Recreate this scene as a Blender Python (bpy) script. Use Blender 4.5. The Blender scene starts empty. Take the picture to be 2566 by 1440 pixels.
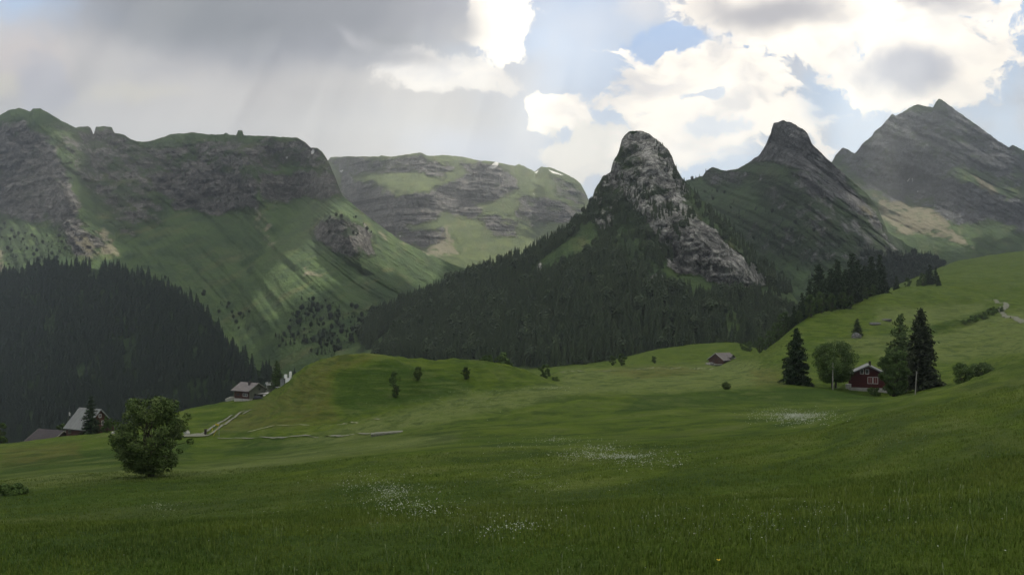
import bpy, bmesh, math, random
import numpy as np
from math import radians, pi, sin, cos, tan
from mathutils import Vector, Matrix

# ------------------------------------------------------------------ camera, sky, sun, exposure
F = 2222.0; CX = 1283.0; Y0 = 770.0          # focal length, centre column and eye level of the 2566 px frame
S = bpy.context.scene
COL = S.collection
cam_d = bpy.data.cameras.new('camera'); cam = bpy.data.objects.new('camera', cam_d); COL.objects.link(cam)
cam_d.sensor_width = 36.0; cam_d.lens = 36.0 * F / 2566.0
cam_d.shift_y = (Y0 - 720.0) / 2566.0
cam_d.clip_start = 0.5; cam_d.clip_end = 30000
cam.location = (0, 0, 0); cam.rotation_euler = (radians(90), 0, 0)
S.camera = cam
S.view_settings.view_transform = 'Standard'; S.view_settings.look = 'None'
S.view_settings.exposure = 0.98; S.view_settings.gamma = 1.0
S.render.engine = 'CYCLES'
cy = S.cycles
cy.use_denoising = True
try:
    cy.denoiser = 'OPENIMAGEDENOISE'; cy.denoising_prefilter = 'ACCURATE'
except Exception: pass
cy.max_bounces = 5; cy.diffuse_bounces = 3; cy.glossy_bounces = 1; cy.transmission_bounces = 2
cy.volume_bounces = 0; cy.transparent_max_bounces = 4; cy.caustics_reflective = False; cy.caustics_refractive = False

SUN_EL, SUN_AZ = radians(54), radians(20)
SUN = Vector((sin(SUN_AZ) * cos(SUN_EL), cos(SUN_AZ) * cos(SUN_EL), sin(SUN_EL)))
sl = bpy.data.lights.new('sun', 'SUN'); sl.energy = 5.0; sl.angle = radians(0.6); sl.color = (1.0, 0.92, 0.78)
so = bpy.data.objects.new('sun', sl); COL.objects.link(so)
so.rotation_euler = SUN.to_track_quat('Z', 'Y').to_euler(); so.location = (0, 0, 3000)

class NT:
    """small helper around a node tree"""
    def __init__(s, tree): s.t = tree; s.n = tree.nodes; s.l = tree.links; s.n.clear()
    def node(s, kind, **kw):
        n = s.n.new(kind)
        for k, v in kw.items(): setattr(n, k, v)
        return n
    def put(s, sock, v):
        if isinstance(v, bpy.types.NodeSocket): s.l.new(v, sock)
        elif v is not None:
            if sock.type == 'RGBA' and hasattr(v, '__len__') and len(v) == 3: v = (*v, 1)
            sock.default_value = v
    def math(s, op, a, b=None, c=None, clamp=False):
        n = s.node('ShaderNodeMath', operation=op); n.use_clamp = clamp
        s.put(n.inputs[0], a)
        if b is not None: s.put(n.inputs[1], b)
        if c is not None: s.put(n.inputs[2], c)
        return n.outputs[0]
    def vmath(s, op, a, b=None):
        n = s.node('ShaderNodeVectorMath', operation=op); s.put(n.inputs[0], a)
        if b is not None:
            s.put(n.inputs[3] if op == 'SCALE' else n.inputs[1], b)
        return n.outputs['Value'] if op in ('LENGTH', 'DISTANCE', 'DOT_PRODUCT') else n.outputs[0]
    def mix(s, f, a, b, blend='MIX'):
        n = s.node('ShaderNodeMix', data_type='RGBA', blend_type=blend); n.clamp_factor = True
        s.put(n.inputs[0], f); s.put(n.inputs[6], a); s.put(n.inputs[7], b); return n.outputs[2]
    def smooth(s, x, a, b, lo=0.0, hi=1.0):
        n = s.node('ShaderNodeMapRange', interpolation_type='SMOOTHSTEP')
        s.put(n.inputs[0], x); n.inputs[1].default_value = a; n.inputs[2].default_value = b
        n.inputs[3].default_value = lo; n.inputs[4].default_value = hi; return n.outputs[0]
    def noise(s, vec, scale, detail=4, rough=0.55, dist=0.0, col=False):
        n = s.node('ShaderNodeTexNoise'); s.put(n.inputs['Vector'], vec)
        n.inputs['Scale'].default_value = scale; n.inputs['Detail'].default_value = detail
        n.inputs['Roughness'].default_value = rough; n.inputs['Distortion'].default_value = dist
        return n.outputs['Color' if col else 'Fac']
    def mapping(s, vec, sc=(1, 1, 1), loc=(0, 0, 0), rot=(0, 0, 0)):
        n = s.node('ShaderNodeMapping'); s.put(n.inputs[0], vec)
        n.inputs['Scale'].default_value = sc; n.inputs['Location'].default_value = loc; n.inputs['Rotation'].default_value = rot
        return n.outputs[0]

# ---- sky: Nishita base with procedural clouds laid out by direction
world = bpy.data.worlds.new('World'); S.world = world; world.use_nodes = True
w = NT(world.node_tree)
sky = w.node('ShaderNodeTexSky', sky_type='NISHITA'); sky.sun_disc = False
sky.sun_elevation = SUN_EL; sky.sun_rotation = SUN_AZ; sky.altitude = 1500; sky.dust_density = 2.0
tc = w.node('ShaderNodeTexCoord'); sep = w.node('ShaderNodeSeparateXYZ'); w.l.new(tc.outputs['Generated'], sep.inputs[0])
yy = w.math('MAXIMUM', sep.outputs[1], 0.22)
cu = w.math('DIVIDE', sep.outputs[0], yy); cv = w.math('DIVIDE', sep.outputs[2], yy)
comb = w.node('ShaderNodeCombineXYZ'); w.l.new(cu, comb.inputs[0]); w.l.new(cv, comb.inputs[1]); P = comb.outputs[0]
def warp(vec, scale, amp, detail, loc=(0, 0, 0)):
    c = w.noise(w.mapping(vec, loc=loc), scale, detail, 0.6, col=True)
    c = w.vmath('SUBTRACT', c, (0.5, 0.5, 0.5))
    return w.vmath('ADD', vec, w.vmath('SCALE', c, amp))
PW = warp(warp(P, 5.0, 0.07, 2), 20.0, 0.05, 8, (3, 1, 0))
PS = warp(P, 5.0, 0.10, 4, (7, 2, 0))
fine = w.noise(PW, 26.0, 7, 0.62); big = w.noise(PS, 7.0, 5, 0.55)
bank = w.noise(w.mapping(PW, sc=(1.0, 2.4, 1)), 16.0, 7, 0.6)
inner = w.noise(w.mapping(PW, sc=(1.0, 1.8, 1), loc=(2, 5, 0)), 11.0, 7, 0.6)
def K(c, k=1.0): return tuple(x * 10.0 * k for x in c)
col = w.mix(0.55, sky.outputs[0], K((0.55, 0.66, 0.80)))
def blob(col, cx, cy_, rx, ry, color, soft=0.5, rough=0.5, opac=1.0, rot=0.0, src=None, tex=None, shade=0.0):
    """an elliptical cloud at frame column/row, with a fractal edge"""
    c = ((cx - CX) / F, (Y0 - cy_) / F, 0)
    v = w.vmath('SUBTRACT', src or PW, c)
    if rot: v = w.mapping(v, rot=(0, 0, rot))
    v = w.vmath('MULTIPLY', v, (F / rx, F / ry, 1))
    d = w.math('SUBTRACT', 1.0, w.vmath('LENGTH', v))
    d = w.math('MULTIPLY_ADD', w.math('SUBTRACT', tex or fine, 0.5), rough * 2, d)
    if shade: color = w.mix(w.smooth(inner, 0.42, 0.66, 0, shade), color, K((0.56, 0.56, 0.60)))
    return w.mix(w.smooth(d, 0.0, soft, 0.0, opac), col, color)
GREY = K((0.32, 0.32, 0.35)); LGREY = K((0.46, 0.45, 0.47)); DARK = K((0.185, 0.195, 0.215)); MID = K((0.255, 0.26, 0.28))
WHITE = K((1.32, 1.20, 1.02)); PALE = K((0.60, 0.68, 0.80)); SKYB = K((0.44, 0.60, 0.85)); CREAM = K((0.66, 0.61, 0.50)); LAV = K((0.50, 0.475, 0.46))
BLUE = K((0.40, 0.54, 0.78))
col = blob(col, 2500, 330, 620, 430, K((0.54, 0.68, 0.86)), 0.8, 0.2, 1, src=PS, tex=big)
# the broad grey-lavender veil over the left two thirds
col = blob(col, 420, 300, 1150, 330, LAV, 0.35, 0.25, 1, src=PS, tex=big)
col = w.mix(w.smooth(big, 0.42, 0.62, 0, 0.55), col, K((0.60, 0.56, 0.53)))
col = w.mix(w.smooth(inner, 0.5, 0.72, 0, 0.35), col, K((0.40, 0.40, 0.43)))
col = blob(col, 1440, 170, 330, 420, K((0.68, 0.75, 0.86)), 1.2, 0.35, 0.8, src=PS, tex=big)
col = blob(col, 1180, 360, 230, 90, K((0.58, 0.62, 0.72)), 0.9, 0.2, 0.8, src=PS, tex=big)
col = blob(col, 60, 130, 190, 130, K((0.64, 0.57, 0.54)), 0.9, 0.5, 0.85, src=PS)
col = blob(col, 330, 245, 200, 36, CREAM, 0.9, 0.5, 0.7, src=PS)
col = blob(col, 15, 235, 60, 45, CREAM, 0.9, 0.6, 0.8)
col = blob(col, 105, 225, 75, 90, K((0.47, 0.46, 0.50)), 0.5, 0.35, 0.8)
# dark cloud base, upper left
col = blob(col, 700, 10, 720, 225, GREY, 0.55, 0.25, 1, src=PS, tex=big)
col = blob(col, 620, 0, 560, 190, MID, 0.7, 0.2, 1, src=PS, tex=big)
col = blob(col, 480, 30, 360, 130, DARK, 0.9, 0.2, 0.85, src=PS, tex=big)
col = blob(col, 1000, 110, 190, 60, DARK, 0.9, 0.2, 0.6, src=PS, tex=big)
col = blob(col, 900, 80, 110, 28, LGREY, 1.0, 0.5, 0.6, src=PS, rot=0.35)
# bright cumulus edge
col = blob(col, 1255, 50, 105, 120, WHITE, 0.22, 0.8, 1, shade=.4)
col = blob(col, 1120, 40, 140, 130, GREY, 0.8, 0.2, 0.95, src=PS, tex=big)
col = blob(col, 1105, 186, 250, 58, K((0.92, 0.86, 0.78)), 0.4, 0.9, 1, rot=0.16, shade=.55)
col = blob(col, 960, 130, 260, 52, GREY, 0.9, 0.3, 0.9, src=PS)
col = blob(col, 1400, 282, 110, 62, WHITE, 0.2, 0.8, 1, shade=.5)
col = blob(col, 1540, 395, 210, 90, K((0.98, 0.92, 0.80)), 0.25, 0.8, 0.95, shade=.45)
# large white bank in the middle right
col = blob(col, 1780, 240, 290, 155, WHITE, 0.22, 1.0, 1, rot=0.25, tex=bank, shade=.6)
col = blob(col, 1720, 365, 260, 75, WHITE, 0.6, 0.8, 0.9, tex=bank, shade=.45)
col = blob(col, 1960, 300, 160, 50, WHITE, 0.5, 1.2, 0.9, tex=bank)
col = blob(col, 1450, 60, 200, 120, K((0.66, 0.70, 0.78)), 1.0, 0.7, 0.5, src=PS)
col = blob(col, 1650, 220, 120, 40, K((0.72, 0.70, 0.72)), 1.0, 0.5, 0.6)
col = blob(col, 2060, 230, 90, 120, K((0.52, 0.67, 0.86)), 0.9, 0.4, 0.7)
# upper right cloud with cream rim
col = blob(col, 2130, 45, 520, 125, WHITE, 0.22, 1.0, 1, shade=.5)
col = blob(col, 1600, 20, 80, 60, K((0.72, 0.72, 0.74)), 0.9, 0.5, 0.8)
col = blob(col, 1930, 15, 300, 75, K((0.47, 0.45, 0.46)), 0.8, 0.3, 1, src=PS, tex=big)
col = blob(col, 2330, 5, 170, 50, K((0.50, 0.48, 0.50)), 0.8, 0.3, 0.9, src=PS)
col = blob(col, 2300, 190, 250, 112, WHITE, 0.25, 0.95, 1, shade=.3)
col = blob(col, 2260, 185, 160, 85, K((0.50, 0.50, 0.55)), 0.7, 0.3, 1, src=PS)
col = blob(col, 1665, 98, 112, 46, BLUE, 0.35, 1.0, 0.95)
col = blob(col, 1740, 262, 60, 16, K((0.60, 0.70, 0.84)), 0.5, 0.8, .8)
col = blob(col, 1800, 330, 110, 18, K((0.62, 0.71, 0.84)), 0.6, 0.8, .7)
# above the frame and behind the camera: broken grey overcast
over = w.mix(w.smooth(w.noise(w.mapping(tc.outputs['Generated']), 3.0, 4), 0.4, 0.62), K((0.66, 0.66, 0.68)), K((0.34, 0.36, 0.42)))
over = w.mix(w.smooth(sep.outputs[1], 0.25, -0.35), over, K((0.20, 0.21, 0.24)))
col = w.mix(w.smooth(cv, 0.36, 0.55), col, over)
bg = w.node('ShaderNodeBackground'); w.l.new(col, bg.inputs[0]); bg.inputs[1].default_value = 0.118
wo = w.node('ShaderNodeOutputWorld'); w.l.new(bg.outputs[0], wo.inputs[0])
world.cycles.sampling_method = 'AUTOMATIC'

# ------------------------------------------------------------------ helpers
rng = np.random.default_rng(7); random.seed(7)
def tag(o, label=None, cat=None, group=None, kind=None):
    if label: o['label'] = label
    if cat: o['category'] = cat
    if group: o['group'] = group
    if kind: o['kind'] = kind
    return o
def mesh_obj(name, verts, faces, mats=None, parent=None, smooth=False, fmat=None, attr=None):
    """verts Nx3, faces list of index arrays (all tris or all quads) or one array"""
    me = bpy.data.meshes.new(name)
    verts = np.asarray(verts, dtype=np.float32); fl = faces if isinstance(faces, list) else [faces]
    fl = [np.asarray(f, dtype=np.int32) for f in fl if len(f)]
    me.vertices.add(len(verts)); me.vertices.foreach_set('co', verts.ravel())
    tot = np.concatenate([np.full(len(f), f.shape[1], np.int32) for f in fl])
    li = np.concatenate([f.ravel() for f in fl])
    me.loops.add(len(li)); me.loops.foreach_set('vertex_index', li)
    me.polygons.add(len(tot)); st = np.concatenate([[0], np.cumsum(tot)[:-1]]).astype(np.int32)
    me.polygons.foreach_set('loop_start', st); me.polygons.foreach_set('loop_total', tot)
    me.polygons.foreach_set('use_smooth', np.full(len(tot), smooth, dtype=bool))
    if fmat is not None: me.polygons.foreach_set('material_index', np.asarray(fmat, np.int32))
    me.update(calc_edges=True)
    if attr is not None:
        for an, av in attr.items():
            a = me.attributes.new(an, 'FLOAT_COLOR', 'POINT'); a.data.foreach_set('color', np.asarray(av, np.float32).ravel())
    for m in (mats if isinstance(mats, (list, tuple)) else [mats]):
        if m: me.materials.append(m)
    o = bpy.data.objects.new(name, me); COL.objects.link(o)
    if parent: o.parent = parent
    return o
def empty(name, loc=(0, 0, 0), rz=0.0, scale=None):
    o = bpy.data.objects.new(name, None); COL.objects.link(o); o.location = loc; o.rotation_euler = (0, 0, rz)
    o.empty_display_size = 0.5
    if scale: o.scale = scale if hasattr(scale, '__len__') else (scale,) * 3
    return o
def copy_tree(o, parent=None):
    c = o.copy(); COL.objects.link(c)
    if parent: c.parent = parent
    for ch in list(o.children): copy_tree(ch, c)
    return c

def _h(ix, iy, iz, seed):
    h = (ix * 374761393 + iy * 668265263 + iz * 2147483647 + seed * 974634777) & 0xFFFFFFFF
    h = ((h ^ (h >> 13)) * 1274126177) & 0xFFFFFFFF
    return ((h ^ (h >> 16)) & 0xFFFF) / 65535.0
def vnoise(x, y, z=None, seed=0):
    x = np.asarray(x, float); y = np.asarray(y, float)
    xi = np.floor(x).astype(np.int64); yi = np.floor(y).astype(np.int64)
    fx = x - xi; fy = y - yi; fx = fx * fx * fx * (fx * (fx * 6 - 15) + 10); fy = fy * fy * fy * (fy * (fy * 6 - 15) + 10)
    if z is None:
        a = _h(xi, yi, 0, seed); b = _h(xi + 1, yi, 0, seed); c = _h(xi, yi + 1, 0, seed); d = _h(xi + 1, yi + 1, 0, seed)
        return (a + (b - a) * fx) * (1 - fy) + (c + (d - c) * fx) * fy
    z = np.asarray(z, float); zi = np.floor(z).astype(np.int64); fz = z - zi; fz = fz * fz * (3 - 2 * fz)
    def L(k):
        a = _h(xi, yi, zi + k, seed); b = _h(xi + 1, yi, zi + k, seed); c = _h(xi, yi + 1, zi + k, seed); d = _h(xi + 1, yi + 1, zi + k, seed)
        return (a + (b - a) * fx) * (1 - fy) + (c + (d - c) * fx) * fy
    return L(0) * (1 - fz) + L(1) * fz
def fbm(x, y, oct=5, rough=0.5, seed=0, ridged=False):
    s = 0; a = 1.0; t = 0
    for i in range(oct):
        n = vnoise(x * 2 ** i + 13.7 * i, y * 2 ** i + 7.1 * i, None, seed + i) * 2 - 1
        if ridged: n = 1 - 2 * np.abs(n)
        s = s + a * n; t += a; a *= rough
    return s / t
def poly_mask(x, y, poly, soft=12.0):
    """soft membership (0..1) of points in a polygon, all in frame columns/rows"""
    p = np.array(poly, float); q = np.roll(p, -1, 0)
    ins = np.zeros(x.shape, bool); d2 = np.full(x.shape, 1e18)
    for (x1, y1), (x2, y2) in zip(p, q):
        c = ((y1 > y) != (y2 > y)) & (x < (x2 - x1) * (y - y1) / ((y2 - y1) or 1e-9) + x1); ins ^= c
        dx, dy = x2 - x1, y2 - y1; t = np.clip(((x - x1) * dx + (y - y1) * dy) / (dx * dx + dy * dy + 1e-9), 0, 1)
        d2 = np.minimum(d2, (x - x1 - t * dx) ** 2 + (y - y1 - t * dy) ** 2)
    sd = np.where(ins, 1, -1) * np.sqrt(d2)
    return np.clip(sd / soft + 0.5, 0, 1)
def interp(pts, x):
    p = np.array(pts, float); return np.interp(x, p[:, 0], p[:, 1])
def blur(a, s, axis):
    if s <= 0: return a
    r = int(s * 3); k = np.exp(-0.5 * (np.arange(-r, r + 1) / s) ** 2); k /= k.sum()
    pad = [(0, 0)] * a.ndim; pad[axis] = (r, r); b = np.pad(a, pad, mode='edge')
    return np.apply_along_axis(lambda m: np.convolve(m, k, 'valid'), axis, b)

# ------------------------------------------------------------------ materials
MAT = {}
def new_mat(name):
    m = bpy.data.materials.new(name); m.use_nodes = True; t = NT(m.node_tree)
    b = t.node('ShaderNodeBsdfPrincipled'); o = t.node('ShaderNodeOutputMaterial'); t.l.new(b.outputs[0], o.inputs[0])
    b.inputs['Specular IOR Level'].default_value = 0.2; b.inputs['Roughness'].default_value = 0.9
    MAT[name] = m; return m, t, b
def bump(t, b, h, dist, strength=1.0):
    n = t.node('ShaderNodeBump'); n.inputs['Strength'].default_value = strength; n.inputs['Distance'].default_value = dist
    t.put(n.inputs['Height'], h); t.l.new(n.outputs[0], b.inputs['Normal'])
def simple(name, c, c2=None, scale=1.5, rough=0.8, spec=0.2, sc=(1, 1, 1), bmp=0.0, metallic=0.0):
    m, t, b = new_mat(name); tcn = t.node('ShaderNodeTexCoord'); v = t.mapping(tcn.outputs['Object'], sc=sc)
    n = t.noise(v, scale, 5, 0.6)
    c2 = c2 or tuple(x * 0.65 for x in c)
    t.l.new(t.mix(t.smooth(n, 0.3, 0.7), c, c2), b.inputs['Base Color'])
    b.inputs['Roughness'].default_value = rough; b.inputs['Specular IOR Level'].default_value = spec; b.inputs['Metallic'].default_value = metallic
    if bmp: bump(t, b, n, bmp)
    return m

def mountain_mat(name, grass=(0.075, 0.12, 0.040), grass2=(0.036, 0.066, 0.028), dry=(0.155, 0.155, 0.07), rock=(0.20, 0.19, 0.18),
                 rock2=(0.075, 0.075, 0.075), scree=(0.22, 0.205, 0.14), skew=0.0, strat=0.5):
    m, t, b = new_mat(name); geo = t.node('ShaderNodeNewGeometry'); p = geo.outputs['Position']
    at = t.node('ShaderNodeAttribute', attribute_name='mask'); sp = t.node('ShaderNodeSeparateColor'); t.l.new(at.outputs['Color'], sp.inputs[0])
    R, G, B, A = sp.outputs[0], sp.outputs[1], sp.outputs[2], at.outputs['Alpha']
    big_ = t.noise(p, 0.006, 3); med = t.noise(p, 0.03, 6, 0.65, 0.3); fin = t.noise(p, 0.12, 6, 0.7)
    pr = t.mapping(p, rot=(0, skew, 0)); streak = t.noise(t.mapping(pr, sc=(0.05, 0.010, 0.009)), 1.0, 7, 0.66)
    strata = t.noise(t.mapping(p, sc=(0.006, 0.006, 0.10), rot=(0, 0.12, 0)), 1.0, 6, 0.62)
    g = t.mix(t.smooth(med, 0.35, 0.65), grass2, grass)
    g = t.mix(t.smooth(streak, 0.52, 0.72, 0, 0.7), g, dry)
    g = t.mix(t.smooth(big_, 0.45, 0.7, 0, 0.5), g, grass2)
    g = t.mix(t.smooth(fin, 0.6, 0.75, 0, 0.45), g, (0.03, 0.055, 0.02))
    ck = t.math('ADD', t.math('MULTIPLY', streak, 1 - strat), t.math('MULTIPLY', strata, strat))
    ck = t.math('ADD', ck, t.math('MULTIPLY', t.math('SUBTRACT', fin, 0.5), 0.9))
    r = t.mix(t.smooth(ck, 0.38, 0.62), rock2, rock)
    r = t.mix(t.smooth(t.noise(p, 0.05, 8, 0.78), 0.53, 0.62, 0, 0.85), r, grass2)
    vo = t.node('ShaderNodeTexVoronoi', feature='DISTANCE_TO_EDGE'); vw = t.vmath('ADD', t.mapping(p, sc=(0.05, 0.05, 0.028), rot=(0, .3, 0)), t.vmath('SCALE', t.noise(p, 0.05, 5, 0.7, col=True), 1.6)); t.l.new(vw, vo.inputs['Vector']); vo.inputs['Scale'].default_value = 1.0
    vo2 = t.node('ShaderNodeTexVoronoi', feature='DISTANCE_TO_EDGE'); t.l.new(vw, vo2.inputs['Vector']); vo2.inputs['Scale'].default_value = 3.1
    ckk = t.math('MULTIPLY', t.smooth(vo.outputs[0], 0.0, 0.16, 0.35, 1.0), t.smooth(vo2.outputs[0], 0.0, 0.14, 0.6, 1.0))
    cc = t.node('ShaderNodeCombineColor'); [t.l.new(ckk, cc.inputs[i_]) for i_ in range(3)]
    r = t.mix(0.85, r, cc.outputs[0], 'MULTIPLY')
    s = t.mix(t.smooth(fin, 0.4, 0.7), scree, tuple(x * 0.7 for x in scree))
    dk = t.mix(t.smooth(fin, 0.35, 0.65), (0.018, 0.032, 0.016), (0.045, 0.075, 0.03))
    wob = t.math('MULTIPLY', t.math('SUBTRACT', t.noise(p, 0.024, 9, 0.76), 0.5), 2.6)
    def cover(c, mask, newc, a=0.40, e=0.56):
        return t.mix(t.smooth(t.math('ADD', mask, wob), a, e), c, newc)
    wob2 = t.math('MULTIPLY', t.math('SUBTRACT', t.noise(t.mapping(p, loc=(31, 7, 3)), 0.035, 8, 0.72), 0.5), 2.0)
    c = cover(g, R, r)
    c = t.mix(t.smooth(t.math('ADD', G, wob2), 0.42, 0.6), c, s)
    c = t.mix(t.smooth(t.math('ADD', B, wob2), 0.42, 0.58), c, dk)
    c = t.mix(t.smooth(A, 0.45, 0.55), c, (0.85, 0.85, 0.83))
    t.l.new(c, b.inputs['Base Color']); b.inputs['Roughness'].default_value = 0.95; b.inputs['Specular IOR Level'].default_value = 0.1
    hh = t.math('ADD', t.math('MULTIPLY', fin, 0.6), t.math('MULTIPLY', t.math('MULTIPLY', ck, R), 1.5))
    hh = t.math('ADD', hh, t.math('MULTIPLY', t.math('MULTIPLY', ckk, R), 0.9))
    bump(t, b, hh, 10.0, 0.95)
    return m
M_left = mountain_mat('massif_cover', skew=-0.98, strat=0.35, rock=(0.30, 0.285, 0.27), rock2=(0.11, 0.11, 0.105))
M_far = mountain_mat('plateau_cover', grass=(0.13, 0.165, 0.06), grass2=(0.07, 0.10, 0.042), dry=(0.18, 0.17, 0.085), rock=(0.38, 0.355, 0.335), rock2=(0.16, 0.16, 0.165), strat=0.4)
M_horn = mountain_mat('horn_cover', rock=(0.68, 0.665, 0.62), rock2=(0.26, 0.26, 0.245), grass=(0.075, 0.115, 0.038), strat=0.12)
M_second = mountain_mat('blunt_peak_cover', grass=(0.060, 0.098, 0.040), grass2=(0.030, 0.052, 0.028), dry=(0.085, 0.095, 0.045), rock=(0.30, 0.30, 0.305), rock2=(0.12, 0.125, 0.13), skew=-0.6, strat=0.15)
M_peak = mountain_mat('peak_cover', rock=(0.24, 0.25, 0.265), rock2=(0.11, 0.12, 0.135), skew=-0.6, strat=0.15)

# ------------------------------------------------------------------ meadow: one sheet from control lines
# each knot line: (column, distance, row) ; a row above 2000 stands for a height: z = row - 3000
KN = [
 [(-900, 1.5, 2994.6), (3500, 1.5, 2995.4)],
 [(-900, 19, 1440), (0, 19, 1440), (900, 18, 1440), (1700, 16, 1440), (2200, 14, 1440), (2566, 13.5, 1440), (3500, 13, 1440)],
 [(-900, 42, 1300), (0, 42, 1300), (700, 42, 1270), (1200, 40, 1240), (1800, 36, 1220), (2200, 32, 1205), (2566, 30, 1180), (3500, 30, 1100)],
 [(-900, 72, 1215), (0, 75, 1198), (150, 78, 1180), (300, 82, 1166), (500, 85, 1164), (700, 92, 1140), (900, 100, 1108), (1150, 105, 1080), (1400, 110, 1066), (1700, 105, 1058), (1950, 95, 1056), (2060, 92, 1047), (2200, 88, 1013), (2300, 88, 991), (2350, 89, 983), (2420, 92, 961), (2490, 96, 935), (2566, 100, 911), (2800, 110, 850), (3500, 120, 780)],
 [(-900, 88, 1220), (0, 92, 1200), (150, 95, 1178), (300, 99, 1164), (500, 105, 1158), (700, 120, 1132), (900, 125, 1103), (1150, 130, 1062), (1400, 132, 1040), (1700, 130, 1030), (1950, 122, 1035), (2060, 120, 1040), (2200, 110, 1030), (2300, 112, 1012), (2420, 120, 980), (2566, 130, 925), (2800, 135, 870), (3500, 150, 790)],
 [(-900, 145, 1160), (0, 150, 1140), (300, 155, 1118), (420, 170, 1100), (500, 182, 1096), (600, 184, 1094), (700, 182, 1078), (800, 196, 1062), (900, 201, 1040), (1000, 205, 1012), (1150, 212, 988), (1300, 212, 975), (1400, 205, 976), (1600, 190, 990), (1800, 172, 1004), (1950, 165, 1007), (2100, 165, 1005), (2200, 168, 1003), (2300, 172, 994), (2420, 190, 958), (2566, 205, 893), (2800, 210, 850), (3500, 220, 780)],
 [(-900, 240, 1140), (0, 240, 1119), (60, 240, 1113), (150, 240, 1100), (250, 240, 1087), (330, 242, 1072), (420, 245, 1035), (500, 262, 1020), (560, 268, 1010), (600, 272, 1001), (660, 270, 998), (690, 262, 985), (720, 258, 962), (745, 255, 938), (790, 248, 912), (850, 240, 892), (920, 236, 886), (970, 236, 890), (1050, 238, 905), (1100, 241, 910), (1150, 244, 909), (1200, 247, 913), (1260, 250, 928), (1330, 254, 945), (1380, 256, 960), (1420, 258, 967), (1500, 262, 966), (1650, 245, 965), (1800, 212, 972), (1900, 203, 970), (1960, 200, 967), (2080, 202, 971), (2130, 204, 979), (2220, 210, 983), (2300, 222, 968), (2420, 240, 932), (2566, 260, 868), (2800, 260, 830), (3500, 260, 770)],
 [(-900, 320, 2930), (0, 320, 2935), (250, 320, 2938), (420, 330, 2930), (560, 350, 2942), (660, 350, 2948), (750, 350, 2955), (900, 330, 2964), (1100, 330, 2972), (1300, 330, 2977), (1380, 310, 962), (1450, 310, 953), (1650, 310, 945), (1800, 320, 942), (1960, 270, 938), (2100, 275, 930), (2200, 290, 915), (2300, 300, 905), (2420, 320, 880), (2566, 340, 835), (2800, 340, 800), (3500, 340, 740)],
 [(-900, 440, 2900), (0, 440, 2905), (400, 450, 2915), (660, 450, 2920), (900, 450, 2940), (1100, 450, 2950), (1300, 430, 2962), (1390, 400, 937), (1470, 400, 925), (1560, 410, 921), (1640, 420, 921), (1700, 440, 922), (1800, 550, 915), (1900, 420, 898), (1960, 400, 875), (2100, 410, 842), (2200, 420, 826), (2300, 430, 822), (2420, 450, 806), (2566, 460, 790), (2800, 460, 750), (3500, 460, 700)],
 [(-900, 590, 2870), (0, 590, 2875), (400, 580, 2890), (660, 570, 2910), (900, 560, 2930), (1100, 560, 2945), (1300, 540, 2955), (1450, 520, 2962), (1650, 540, 910), (1750, 620, 897), (1850, 600, 887), (1900, 490, 889), (1930, 450, 872), (1960, 440, 849), (2000, 445, 817), (2040, 460, 795), (2080, 480, 785), (2150, 520, 765), (2210, 560, 738), (2280, 620, 724), (2330, 650, 722), (2400, 660, 728), (2480, 640, 745), (2566, 640, 750), (2800, 640, 700), (3500, 640, 650)],
 [(-900, 760, 2830), (0, 760, 2840), (400, 760, 2860), (660, 750, 2885), (900, 720, 2930), (1100, 720, 2940), (1300, 720, 2945), (1500, 700, 2950), (1650, 700, 884), (1750, 740, 872), (1850, 760, 862), (1950, 600, 2955), (2040, 620, 2960), (2210, 700, 752), (2280, 740, 733), (2350, 820, 712), (2420, 880, 704), (2566, 920, 700), (2800, 920, 650), (3500, 920, 600)],
 [(-900, 1100, 2760), (0, 1100, 2770), (660, 1050, 2840), (900, 950, 2920), (1300, 950, 2935), (1650, 950, 868), (1850, 950, 858), (2040, 950, 2960), (2210, 1300, 735), (2330, 1450, 690), (2400, 1600, 660), (2480, 1650, 648), (2566, 1650, 636), (2800, 1650, 610), (3500, 1650, 560)],
 [(-900, 1800, 2700), (660, 1800, 2780), (1300, 1700, 2800), (2040, 1700, 2850), (2210, 2300, 2950), (2400, 2500, 3000), (2566, 2600, 3010), (3500, 2600, 3060)],
]
gx = np.arange(-900, 3501, 6.0)
KD, KZ = [], []
for kn in KN:
    a = np.array(kn, float); d = np.interp(gx, a[:, 0], a[:, 1])
    zc = np.where(a[:, 2] > 2000, a[:, 2] - 3000, (Y0 - a[:, 2]) / F * a[:, 1])
    z = np.interp(gx, a[:, 0], zc)
    rowmode = (a[:, 2] <= 2000).all() 
    if rowmode: z = (Y0 - np.interp(gx, a[:, 0], a[:, 2])) / F * d
    KD.append(d); KZ.append(z)
KD = blur(np.array(KD), 2.2, 1); KZ = blur(np.array(KZ), 2.2, 1)
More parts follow.
